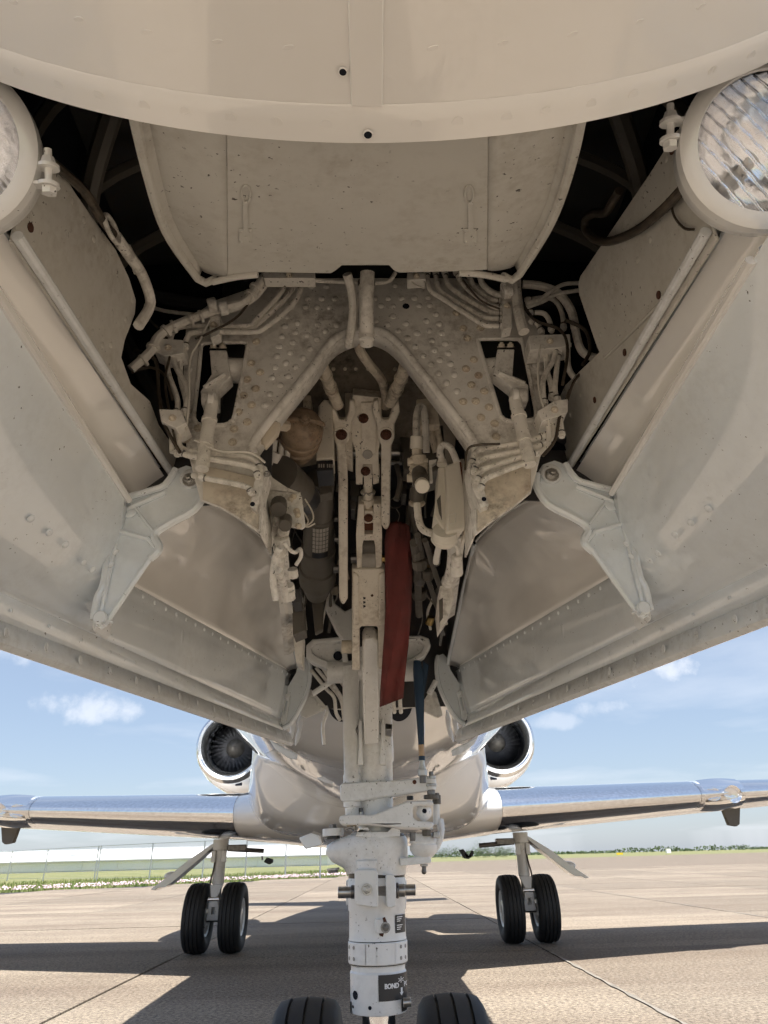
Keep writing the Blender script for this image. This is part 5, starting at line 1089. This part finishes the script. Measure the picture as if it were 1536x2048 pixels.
# ================================================================== nose gear doors (left built, right mirrored)
def line(a, c): return lambda y: a+(c-a)*((y-a.y)/(c.y-a.y))
H_ = line(P(22, 488, x=-.346), P(335, 962, x=-.344)); G_ = line(P(0, 600, x=-.354), P(245, 985, x=-.364))
L2_ = line(P(0, 1185, y=.82), P(560, 1437, y=1.97)); L1_ = line(P(0, 1246, y=.855), P(575, 1466, y=2.005)); E_ = line(P(0, 1292, y=.86), P(583, 1490, y=2.01))
L3_ = line(P(230, 1152, y=1.08), P(580, 1343, y=2.0))
L2end = None
for i in range(200):
    y = .6+i*.005
    q = L2_(y)-CAM; 
    if 768+FPX*q.dot(RC)/q.dot(FW) > 186: L2end = y; break
YS = .36
topc = smooth_path([P(u, v, y=y) for u, v, y in ((318, 1012, 1.03), (400, 1003, 1.09), (470, 1032, 1.24), (530, 1083, 1.45), (545, 1120, 1.52), (572, 1235, 1.76), (597, 1335, 2.0))], 5)
def outb(p, d): return p+Vector((-d, 0, 0))
for s in (-1, 1):
    dn = empty('nose_gear_door', parent=jet); dn['label'] = 'open white door half on the %s of the bay' % ('left' if s < 0 else 'right')
    MM = (lambda mb: mb) if s < 0 else (lambda mb: mb.mirrored())
    X = (lambda p: p) if s < 0 else mir
    def bld(mb, name, m, **k): return MM(mb).build(name, m, dn, **k)
    # gutter and inner panel
    rows = []
    for i in range(27):
        f = i/26
        row = []
        y0 = .458+(1.03-.458)*f
        h = H_(y0); g = G_(y0*.97+.005)
        for k in range(9):
            w = k/8; row.append(outb(h+(g-h)*w, .026*math.sin(math.pi*min(1, w*1.1))**1.0 if w < .91 else 0))
        rows.append(row)
    bld(MB().grid(rows), 'hinge_gutter', 'door_gloss', angle=60)
    rows = []
    for i in range(31):
        f = i/30; row = []
        ga = G_(YS+(.915-YS)*f); lb_ = L2_(YS+.02+(L2end-YS-.02)*f)
        row.append(outb(ga, .012)); row.append(outb(ga, .002)); row.append(ga)
        for k in range(1, 25):
            w = k/24; p = ga+(lb_-ga)*w; row.append(outb(p, -.020*math.sin(math.pi*w)+.004*math.sin(math.pi*2*w)))
        row.append(outb(lb_, .012))
        rows.append(row)
    bld(MB().grid(rows), 'inner_panel', 'door_paint', angle=50, solid=.003, off=-1)
    bld(MB().tube([G_(y)+Vector((.002, 0, 0)) for y in fr(.46, .915, 6)], .0055, 8, 1), 'panel_bead', 'door_gloss')
    # lower flange, riveted strip
    ys_ = fr(YS+.04, 1.985, 30)
    bld(MB().grid([[L2_(y), L2_(y)+(L1_(y+.035)-L2_(y))*.5+Vector((-.004, 0, 0)), L1_(y+.03)] for y in ys_]), 'lower_flange', 'door_paint', angle=50, solid=.003)
    bld(MB().grid([[L1_(y+.03)+Vector((.003, 0, .001)), E_(y+.035)+Vector((.002, 0, .004)), E_(y+.035)+Vector((-.004, 0, -.001)), E_(y+.035)+Vector((-.014, 0, .006))] for y in ys_]), 'edge_strip', 'trim_paint', angle=40, solid=.002)
    stp = dn
    for y in fr(.62, 1.96, 17):
        p = L1_(y)+(E_(y)-L1_(y))*.45+Vector((.004, 0, 0)); nn = (E_(y)-L1_(y)).cross(Vector((0, 1, 0))).normalized(); nn = -nn if nn.dot(CAM-p) < 0 else nn
        fix('slot' if random.random() < .7 else 'screw', X(p+nn*.0045), X(nn), .0066, dn, 'trim_paint', .6)
        p = L2_(y)+(L1_(y)-L2_(y))*.42; fix('dome', X(p), X(nn), .0034, dn, 'door_paint', .5)
    # beam band behind the gooseneck
    rows = []
    for f in fr(0, 1, 24):
        y3 = .98+(2.0-.98)*f; y2 = .94+(1.97-.94)*f
        a_ = L3_(y3); c_ = L2_(y2); rows.append([outb(a_, .012), outb(a_, .001), a_+(c_-a_)*.06+Vector((.003, 0, 0))]+[a_+(c_-a_)*w+Vector((.004*math.sin(math.pi*w), 0, 0)) for w in fr(.15, 1, 7)])
    bld(MB().grid(rows), 'beam_band', 'door_paint', angle=50, solid=.003)
    for f in fr(.06, .97, 22):
        a_ = L3_(.98+1.02*f); c_ = L2_(.94+1.03*f); p = a_+(c_-a_)*.10+Vector((.0042, 0, 0)); fix('dome', X(p), X(Vector((.9, -.3, -.2))), .0042, dn, 'door_paint', .5)
    for f, r in ((.36, .030), (.47, .027), (.57, .025), (.67, .023), (.16, .008), (.19, .008), (.13, .008)):
        a_ = L3_(.98+1.02*f); c_ = L2_(.94+1.03*f); p = a_+(c_-a_)*.48; mb = MB().ball((0, 0, 0), r, 10, (.16, .62, 1.0)); mb.v = [q+p for q in mb.v]; bld(mb, 'pressed_dimple', 'door_paint', angle=60)
    # glossy inner skin of the rear half
    m_ = len(topc); rows = []
    for i, tpt in enumerate(topc):
        f = i/(m_-1); bt = L3_(.99+(2.0-.99)*f); row = []
        for k in range(15):
            w = k/14; p = tpt+(bt-tpt)*w; row.append(outb(p, .045*math.sin(math.pi*w)*(1-.75*f)+.001))
        rows.append(row)
    bld(MB().grid(rows), 'rear_skin', 'door_gloss', angle=60, solid=.003)
    bld(MB().tube([P(u, v, y=y) for u, v, y in ((538, 1094, 1.475), (560, 1180, 1.65), (580, 1262, 1.82), (598, 1338, 2.0))], .0058, 10), 'hinge_tube', 'door_paint')
    pe = P(537.5, 1092, y=1.468); bld(MB().lathe(pe, (-.02, -1, .1), [(-.002, .0034), (.0004, .0034)], 10), 'tube_bore', 'void_shade')
    bld(MB().tube(topc[:-8], .0024, 6, 1), 'skin_edge', 'door_gloss')
    # outer skin
    def topline(y):
        q_ = skin_pt(-(.412 if y < 1 else .412-.06*(y-1)), y); return Vector((q_.x, y, q_.z-.006))
    bld(MB().grid([[topline(y)+(E_(y)-topline(y))*w+Vector((-.060*math.sin(math.pi*w)*(1-.45*(y-.36)/1.65)-.012*w, 0, -.012*math.sin(math.pi*w))) for w in fr(0, 1, 12)] for y in fr(.34, 2.02, 24)]), 'outer_skin', 'fuselage_paint', angle=60, solid=.002)
    bld(MB().grid([[H_(y)+Vector((-.001, 0, .005)), H_(y)+Vector((-.03, 0, .02)), skin_pt(-.42, y, -.004)] for y in fr(.462, .98, 10)]), 'hinge_fairing', 'trim_paint', angle=60, solid=.002)
    # gooseneck hinge arm
    gy = .93; gw = lambda u, v, o=0: P(u, v, y=gy-o)
    go = [(352, 938), (372, 930), (398, 938), (410, 958), (410, 985), (388, 1020), (345, 1044), (314, 1064), (310, 1078), (317, 1092), (315, 1104), (300, 1118), (222, 1232), (212, 1246), (200, 1256), (190, 1252), (187, 1240), (195, 1196), (206, 1172), (216, 1110), (226, 1060), (240, 1006), (252, 996), (300, 982), (330, 970)]
    bld(MB().plate([gw(u, v) for u, v in go], (0, .010, 0)), 'gooseneck_web', 'door_paint', bevel=.0015)
    bld(MB().tube([gw(u, v, .004) for u, v in go[3:12]], .0065, 8, 3), 'gooseneck_rim', 'door_paint'); bld(MB().tube([gw(u, v, .004) for u, v in go[16:]+go[:1]], .0055, 8, 3), 'gooseneck_rim', 'door_paint'); bld(MB().tube([gw(u, v, .003) for u, v in go[10:15]], .0040, 8, 3), 'gooseneck_rim', 'door_paint')
    for a_, c_, r_ in (((262, 1006), (314, 1072), .0022), ((236, 1062), (296, 1078), .0045), ((352, 940), (330, 975), .004), ((296, 1078), (312, 1096), .004), ((250, 1020), (330, 985), .004), ((236, 1064), (200, 1236), .0034)):
        bld(MB().tube([gw(*a_, .002), gw((a_[0]+c_[0])/2, (a_[1]+c_[1])/2, .003), gw(*c_, .002)], r_, 8, 3), 'gooseneck_rib', 'door_paint')
    bld(MB().lathe(gw(382, 960, .001), NB, [(0, .016), (.006, .016), (.008, .013), (.008, .008)], 20), 'pivot_washer', 'trim_paint'); fix('hex', X(gw(380, 960, .008)), NB, .0088, dn, 'steel', 1.0)
    bld(MB().tube([gw(374, 956, .018), gw(380, 962, .021), gw(386, 955, .020), gw(390, 964, .016)], .0012, 6), 'split_pin', 'steel')
    bld(MB().lathe(gw(206, 1240, .001), NB, [(0, .010), (.012, .010), (.014, .008)], 16), 'lower_bolt', 'door_paint'); bld(MB().tube([gw(205, 1245, .015), gw(212, 1252, .017), gw(216, 1243, .016), gw(226, 1245, .014)], .0015, 6), 'split_pin', 'trim_paint')
    bld(MB().lathe(gw(260, 1024, .0), NB, [(0, .011), (.003, .011), (.004, .009)], 16), 'web_bolt', 'door_paint')
    bld(MB().plate([P(u, v, y=gy+.012) for u, v in ((241, 1000), (247, 995), (250, 1010), (228, 1090), (196, 1250), (186, 1262), (184, 1250), (200, 1180), (215, 1100))], (0, .05, 0)), 'panel_fitting', 'trim_paint', bevel=.002)
    for u, v in ((30, 1038), (68, 1066), (102, 1090), (140, 1126), (158, 1140), (196, 1130), (205, 1105), (180, 1157)):
        f = None; g1, l1 = G_(.80), L2_(.86)
        pa_, pn_ = plane3(G_(.6), L2_(.62), L2_(.95)); p = PL(u, v, pa_, pn_); fix('dome', X(p+Vector((.019, 0, 0))), X(pn_), .0052, dn, 'door_paint', .4)
    # rear gooseneck with slotted link
    gy2 = 1.985; g2 = lambda u, v, o=0: P(u, v, y=gy2-o)
    ro = [(597, 1322), (606, 1312), (616, 1316), (620, 1332), (619, 1362), (611, 1392), (597, 1422), (580, 1448), (566, 1456), (556, 1448), (556, 1430), (564, 1398), (576, 1372), (592, 1345)]
    bld(MB().plate([g2(u, v) for u, v in ro], (0, .012, 0)), 'rear_gooseneck', 'door_paint', bevel=.002)
    bld(MB().tube([g2(u, v, .004) for u, v in ro[2:9]], .0065, 8, 3), 'rear_gooseneck_rim', 'door_paint')
    lk = [(572, 1388), (577, 1386), (581, 1392), (572, 1446), (566, 1450), (560, 1444), (566, 1408)]
    bld(MB().plate([g2(u, v, .010) for u, v in lk], (0, .008, 0), [[g2(u, v, .010) for u, v in ((572, 1402), (575, 1402), (570, 1428), (567, 1428))]]), 'slotted_link', 'trim_paint', bevel=.0015)
    fix('screw', X(g2(565, 1440, .012)), NB, .0075, dn, 'trim_paint', .9); fix('screw', X(g2(575, 1393, .012)), NB, .0075, dn, 'trim_paint', .9)
    # bright deflector vanes just behind the door end
    for u, w in ((584, 6), (599, 5)):
        vo = [(u+1, 1434), (u+w, 1428), (u+w+2, 1450), (u+w-3, 1476), (u-8, 1494), (u-7, 1478), (u-2, 1462), (u-3, 1448)]
        MM(MB().plate([P(a_, v, y=2.10) for a_, v in vo], (-.004, .01, .008))).build('deflector_vane', 'white_ink', dn, bevel=.002)
    # stub strip at the tail of the door
    MM(MB().plate([P(u, v, y=2.05) for u, v in ((540, 1480), (560, 1492), (596, 1508), (594, 1520), (576, 1516), (550, 1498))], (-.006, .02, .006))).build('tail_strip', 'trim_paint', dn, bevel=.002)

# ================================================================== landing lights in the door fronts
for s in (-1, 1):
    lt = empty('landing_light', parent=jet); lt['label'] = 'round lamp in a white ring at the %s bay front' % ('left' if s < 0 else 'right')
    c = P(1530, 292, y=.405); c = Vector((s*(c.x+(0 if s > 0 else .012)), c.y, c.z))
    ax = Vector((-s*.10, -.86, -.46)).normalized(); _, e1, e2 = basis(ax)
    RO = .074
    MB().lathe(c, ax, [(-.078, .016), (-.074, .030), (-.06, .046), (-.042, .058), (-.026, .064), (-.0255, RO-.004), (-.02, RO), (.004, RO), (.009, RO-.002), (.010, RO-.008), (.006, RO-.010)], 56, False).build('housing', 'lamp_white', lt, 40)
    MB().lathe(c, ax, [(-.004, RO+.0004), (-.0035, RO+.0032), (.0075, RO+.0032), (.0095, RO+.0005), (.0112, RO-.006), (.0112, RO-.011), (.009, RO-.012)], 56, False).build('clamp_ring', 'lamp_white', lt, 40)
    rr = RO-.011
    MB().lathe(c, ax, [(-.045, .004), (-.042, .018), (-.033, .036), (-.02, .050), (-.004, rr-.002), (.004, rr)], 56, False).build('reflector', 'reflector', lt, 60)
    MB().lathe(c-ax*.044, ax, [(0, .006), (.014, .006), (.018, .004)], 12).build('bulb', 'steel', lt)
    # fluted lens: ribs run across the disc
    n_ = 84; g = []
    for i in range(n_+1):
        row = []
        for j in range(n_+1):
            a_, b_ = (i/n_*2-1), (j/n_*2-1)
            # square to disc
            x_, y_ = a_*math.sqrt(max(0, 1-b_*b_/2)), b_*math.sqrt(max(0, 1-a_*a_/2))
            h = .007*(1-(x_*x_+y_*y_))+.0016*math.sin((x_*.8+y_*.6)*38)+.0004*math.sin(y_*22-x_*9)
            row.append(c+e1*x_*rr*.995+e2*y_*rr*.995+ax*(.004+h))
        g.append(row)
    MB().grid(g).build('lens', 'lamp_glass', lt, 60, solid=.002)
    # clamp ears, bolt and wing nut on the inboard side
    dirn = (Vector((-s, 0, 0))-ax*(-s*ax.x)).normalized(); up = ax.cross(dirn).normalized(); up = up if up.z*1 > 0 else -up
    b0 = c+dirn*(RO+.009)+up*(.018 if s > 0 else -.020)
    for k in (-.008, .008): MB().cyl(b0+up*k-up*.0015, b0+up*k+up*.0015, .0095, n=16).build('clamp_ear', 'lamp_white', lt); 
    for k in (-.008, .008): MB().box(b0+up*k-dirn*.007, dirn*.006, ax*.006, up*.0014).build('ear_root', 'lamp_white', lt)
    MB().cyl(b0-up*.014, b0+up*.024, .0034, n=10).build('clamp_bolt', 'lamp_white', lt); MB().cyl(b0-up*.016, b0-up*.010, .0068, n=6).build('clamp_nut', 'lamp_white', lt); MB().cyl(b0+up*.0095, b0+up*.017, .0075, .005, n=8).build('clamp_nut', 'lamp_white', lt)
    # mounting arm
    bk = c-ax*.066
    MB().tube([bk, bk+Vector((s*.004, .03, -.012)), bk+Vector((s*.02, .075, -.055)), bk+Vector((s*.075, .11, -.085))], .0115, 12).build('mounting_arm', 'lamp_white', lt)
    MB().box(bk+Vector((s*.028, .028, -.004)), (.020, 0, 0), (0, .014, -.010), (0, .006, .010)).build('mounting_bracket', 'lamp_white', lt, bevel=.002)
    fix('hex', bk+Vector((s*.030, .012, -.014)), (0, -.7, -.7), .006, lt, 'lamp_white', 1)
    MB().box(bk+Vector((s*.012, .05, -.03)), (s*.022, .004, 0), (0, .026, -.022), (0, .006, .007)).build('mounting_foot', 'lamp_white', lt, bevel=.002)

# ================================================================== wings, engines, main gear
def foil(t, thick):      # t 0..1 around: upper trailing edge -> leading edge -> lower trailing edge ; returns (chord fraction, height fraction)
    th = math.pi*2*t; x = .5*(1+math.cos(th)); yt = 5*thick*(.2969*math.sqrt(x)-.126*x-.3516*x*x+.2843*x**3-.1036*x**4)
    cam_ = .012*math.sin(math.pi*x)
    return x, (yt if t <= .5 else -yt)+cam_
WS = [(.55, 5.66, 1.065, 2.75, .140), (1.02, 5.79, 1.085, 2.58, .142), (1.9, 6.10, 1.13, 2.35, .14), (3.2, 6.55, 1.20, 2.05, .135), (4.6, 7.05, 1.27, 1.70, .125), (6.4, 7.7, 1.37, 1.25, .115), (7.15, 8.05, 1.41, .95, .10)]
def wsec(x):
    for a, c in zip(WS, WS[1:]):
        if a[0] <= x <= c[0]:
            t = (x-a[0])/(c[0]-a[0]); return tuple(a[k]+(c[k]-a[k])*t for k in (1, 2, 3, 4))
    return WS[-1][1:]
def wpt(x, t, off=0):
    y, z, ch, th = wsec(x); fx, fz = foil(t, th); p = Vector((x, y+fx*ch, z+fz*ch-.02*fx*ch))
    if off:
        a, c = foil(min(1, t+.002), th), foil(max(0, t-.002), th); nx, nz = (a[1]-c[1]), -(a[0]-c[0]); L = math.hypot(nx, nz) or 1; nx, nz = nx/L, nz/L
        p += Vector((0, nx*off, nz*off))
    return p
for s in (-1, 1):
    wg = empty('wing', parent=jet); wg['label'] = 'low wing with polished leading edge on the %s' % ('left' if s < 0 else 'right')
    X = (lambda p: Vector((s*p.x-.05, p.y, p.z)))
    xs = [.55, .8, 1.02]+fr(1.2, 7.15, 24)
    MB().grid([[X(wpt(x, t)) for t in fr(0, 1, 72)] for x in xs]).build('wing_skin', 'fuselage_paint', wg, 50)
    MB().add([X(wpt(7.15, t)) for t in fr(0, 1, 40)[:-1]], [tuple(range(40))]).build('tip_cap', 'fuselage_paint', wg)
    for x0, x1 in ((1.04, 2.92), (3.36, 7.1)):
        MB().grid([[X(wpt(x, t, .0035)) for t in fr(.385, .625, 40)] for x in fr(x0, x1, 16)]).build('leading_edge', 'polished', wg, 50)
    # landing light bay in the leading edge
    MB().grid([[X(wpt(x, t, .004)) for t in fr(.43, .58, 16)] for x in fr(2.93, 3.35, 8)]).build('light_bay_liner', 'reflector', wg, 50)
    MB().grid([[X(wpt(x, t, .030+.012*math.sin((x-2.925)/.43*math.pi))) for t in fr(.42, .59, 16)] for x in fr(2.925, 3.355, 8)]).build('light_cover', 'clear_cover', wg, 50)
    y, z, ch, th = wsec(3.14)
    for k in (3.05, 3.22):
        MB().lathe(X(Vector((k, y+.012, z-.01))), (0, -1, -.05), [(-.02, .02), (-.01, .055), (.012, .070), (.016, .073)], 24, False).build('wing_lamp', 'reflector', wg)
    MB().grid([[X(wpt(x, t, .006)) for t in fr(.40, .60, 20)] for x in (2.90, 2.935)]).build('light_frame', 'chrome', wg, 50); MB().grid([[X(wpt(x, t, .006)) for t in fr(.40, .60, 20)] for x in (3.35, 3.385)]).build('light_frame', 'chrome', wg, 50)
    # vane under the wing
    vq = [P(u, v, y=6.95) for u, v in ((1443, 1612), (1481, 1610), (1480, 1648), (1474, 1653), (1458, 1650))]; vq = [Vector((abs(p.x), p.y, p.z)) for p in vq]
    MB().plate([Vector((s*p.x, p.y, p.z)) for p in vq], (0, .05, 0)).build('under_wing_vane', 'actuator_grey', wg, bevel=.006)
    # root fairing
    rows = []
    for y in fr(5.0, 9.2, 28):
        f = (y-5.0)/4.2; zc, rx, rz = station(y); w_ = math.sin(math.pi*min(1, max(0, f)))**.45
        row = []
        prof = smooth_path([Vector((x, 0, z)) for x, z in ((0, .835), (.45, .85), (.80, .895), (.97, .98), (1.04, 1.12), (1.02, 1.26), (.94, 1.40), (.80, 1.52))], 4)
        for k, q in enumerate(prof):
            ph = R(62)*k/(len(prof)-1); F_ = Vector((math.sin(ph)*rx*.985, y, zc-math.cos(ph)*rz*.985)); G2 = Vector((q.x, y, q.z))
            row.append(Vector((s*(F_.x+(G2.x-F_.x)*w_)+xo(y), y, F_.z+(G2.z-F_.z)*w_)))
        rows.append(row)
    MB().grid(rows).build('root_fairing', 'fuselage_paint', wg, 60)
    # wing root glove in front of the spar
    MB().grid([[X(Vector((wpt(1.02, t, .006).x-.52*k, wpt(1.02, t, .006).y-.0-.16*k*(1-abs(t-.5)*2), wpt(1.02, t, .006+.05*k).z))) for t in fr(.30, .70, 30)] for k in fr(0, 1, 8)]).build('root_glove', 'fuselage_paint', wg, 60)

    # engine
    en = empty('engine', parent=jet); en['label'] = 'rear engine nacelle with dark fan on the %s' % ('left' if s < 0 else 'right')
    ec = P(455, 1487, y=8.3) if s < 0 else P(1018, 1478, y=8.3)
    ec = Vector((s*1.555-.085, 8.3, 1.955)); A = Vector((0, 1, 0)); RO = .385
    MB().lathe(ec, A, [(.0, RO-.055), (-.028, RO-.045), (-.04, RO-.025), (-.03, RO-.008), (.0, RO+.006), (.07, RO+.028)], 56, False).build('inlet_lip', 'lip_chrome', en, 60)
    MB().lathe(ec, A, [(.07, RO+.024), (.075, RO+.024)], 56, False).build('lip_seam', 'placard_black', en)
    MB().lathe(ec, A, [(.075, RO+.029), (.3, RO+.07), (.9, RO+.10), (1.6, RO+.09), (2.4, RO-.03), (2.7, RO-.12), (2.68, RO-.16)], 56, False).build('nacelle', 'fuselage_paint', en, 60)
    MB().lathe(ec, A, [(0, RO-.055), (.06, RO-.085), (.16, RO-.105), (.32, RO-.10)], 56, False).build('inlet_duct', 'lip_chrome', en, 60)
    MB().lathe(ec, A, [(.42, .001), (.421, RO-.06)], 40).build('fan_hub_plate', 'void_shade', en)
    MB().lathe(ec, A, [(.12, .004), (.15, .04), (.22, .085), (.31, .11)], 32, False).build('spinner', 'actuator_grey', en, 60)
    bm_ = None
    for k in range(30):
        t = 2*math.pi*k/30; pts = []
        rows = []
        for q in fr(0, 1, 5):
            r_ = .10+(RO-.105-.10)*q; tw = .35+.5*q; hw = .034+.018*q
            rr = Vector((math.cos(t), 0, math.sin(t))); tt = Vector((-math.sin(t), 0, math.cos(t)))
            dv = tt*math.cos(tw)*hw+A*math.sin(tw)*hw
            rows.append([ec+A*.31+rr*r_-dv, ec+A*.31+rr*r_+dv])
        MB().grid(rows).build('fan_blade', 'fan_metal', en, 60)
    vp = ec+Vector((s*-.18, .10, 0)); 
    MB().box(ec+Vector((-s*.10, .13, -math.sqrt((RO+.035)**2-.01))), (.035, 0, 0), (0, .02, .004), (0, 0, .022)).build('cooling_inlet', 'void_shade', en)
    MB().box((s*1.1-.08, 9.5, 2.08), (.35, 0, 0), (0, .9, 0), (0, 0, .07)).build('pylon', 'fuselage_paint', en, bevel=.03)

    # main landing gear
    mg = empty('main_gear', parent=jet); mg['label'] = 'main landing gear leg with twin wheels on the %s' % ('left' if s < 0 else 'right')
    gx, gy_ = (-1.505, 7.52) if s < 0 else (1.46, 7.66)
    for k in (-.165, .165): wheel('wheel', Vector((gx+k, gy_, .289)), .290, .205, mg, rim=.52, grooves=(-.27, -.09, .09, .27), gw=.010, gd=.010)
    MB().cyl((gx-.2, gy_, .289), (gx+.2, gy_, .289), .04, n=16).build('axle', 'dark_steel', mg)
    MB().lathe((gx, gy_-.02, .95), (0, 0, -1), [(0, .075), (.09, .075), (.10, .062), (.14, .062), (.15, .055), (.38, .055), (.39, .048), (.40, .038), (.66, .038)], 24).build('strut', 'gear_paint', mg)
    for k in (-.05, .05): MB().box((gx+k, gy_-.07, .80), (.02, 0, 0), (0, .03, 0), (0, 0, .05)).build('strut_lug', 'gear_paint', mg, bevel=.006)
    MB().plate([(gx-.06, gy_-.09, .56), (gx+.06, gy_-.09, .56), (gx+.025, gy_-.17, .44), (gx-.025, gy_-.17, .44)], (0, .03, .0)).build('upper_torque_link', 'gear_paint', mg, bevel=.004)
    MB().plate([(gx-.035, gy_-.18, .45), (gx+.035, gy_-.18, .45), (gx+.065, gy_-.12, .27), (gx-.065, gy_-.12, .27)], (0, .03, .0), [[(gx-.015, gy_-.157, .38), (gx+.015, gy_-.157, .38), (gx+.022, gy_-.137, .32), (gx-.022, gy_-.137, .32)]]).build('lower_torque_link', 'gear_paint', mg, bevel=.004)
    MB().cyl((gx-.05, gy_-.165, .445), (gx+.05, gy_-.165, .445), .018, n=12).build('link_pin', 'chrome', mg)
    MB().tube([(gx+s*.03, gy_-.07, .86), (gx+s*.04, gy_-.075, .7), (gx+s*.06, gy_-.09, .55), (gx, gy_-.12, .42)], .008, 6).build('brake_hose', 'black_cable', mg)
    MB().box((gx-s*.16, gy_, .87), (.09, 0, 0), (0, .05, 0), (0, 0, .03)).build('side_stay', 'dark_steel', mg, bevel=.008)
    MB().cyl((gx-s*.1, gy_-.03, .86), (gx-s*.42, gy_, .84), .022, n=10).build('side_brace', 'dark_steel', mg)
    # gear door hanging outboard
    dp = [(.02, .91), (.06, .91), (.28, .775), (.44, .65), (.61, .535), (.57, .528), (.53, .55), (.48, .548), (.42, .585), (.33, .655), (.16, .79)]
    MB().plate([(gx+s*(.02+a_), gy_-.05, z_) for a_, z_ in dp], (-s*.010, .16, 0)).build('leg_door', 'fuselage_paint', mg, bevel=.004)
    mb = MB().ball((0, 0, 0), .07, 10, (1.1, 1.0, .6)); mb.v = [q+Vector((gx+s*.46, gy_+.05, .64)) for q in mb.v]; mb.build('door_blister', 'fuselage_paint', mg, 60)
    MB().cyl((gx+s*.05, gy_-.03, .86), (gx+s*.20, gy_-.02, .83), .010, n=8).build('door_link', 'dark_steel', mg)

# belly fittings
p = P(632, 1680, y=5.1); MB().plate([P(u, v, y=5.1) for u, v in ((597, 1676), (622, 1666), (640, 1672), (645, 1690), (610, 1699))], (0, .25, .02)).build('belly_scoop', 'fuselage_paint', jet, bevel=.01)
bk_ = [(918, 1700), (927, 1698), (938, 1712), (944, 1700), (948, 1703), (946, 1712), (938, 1718), (929, 1717)]
MB().plate([P(u, v, y=6.4) for u, v in bk_], (0, .04, 0)).build('drain_mast', 'rubber', jet, bevel=.006)
MB().cyl(P(524, 1712, y=6.4), P(525, 1720, y=6.4), .008, n=6).build('beacon_stem', 'dark_steel', jet); MB().plate([P(u, v, y=6.4) for u, v in ((527, 1724), (533, 1715), (545, 1718), (545, 1725), (538, 1729))], (0, .06, 0)).build('drain_cap', 'rubber', jet, bevel=.006)
# tail (casts the fin shadow, hidden from here)
MB().plate([(0, 11.2, 2.9), (0, 13.2, 5.2), (0, 14.6, 5.2), (0, 14.2, 2.7)], (.12, 0, 0)).build('tail_fin', 'fuselage_paint', jet, bevel=.02)
MB().plate([(-2.3, 13.9, 4.9), (0, 13.0, 4.8), (2.3, 13.9, 4.9), (2.3, 14.6, 4.9), (0, 14.4, 4.8), (-2.3, 14.6, 4.9)], (0, 0, .1)).build('tailplane', 'fuselage_paint', jet, bevel=.02)
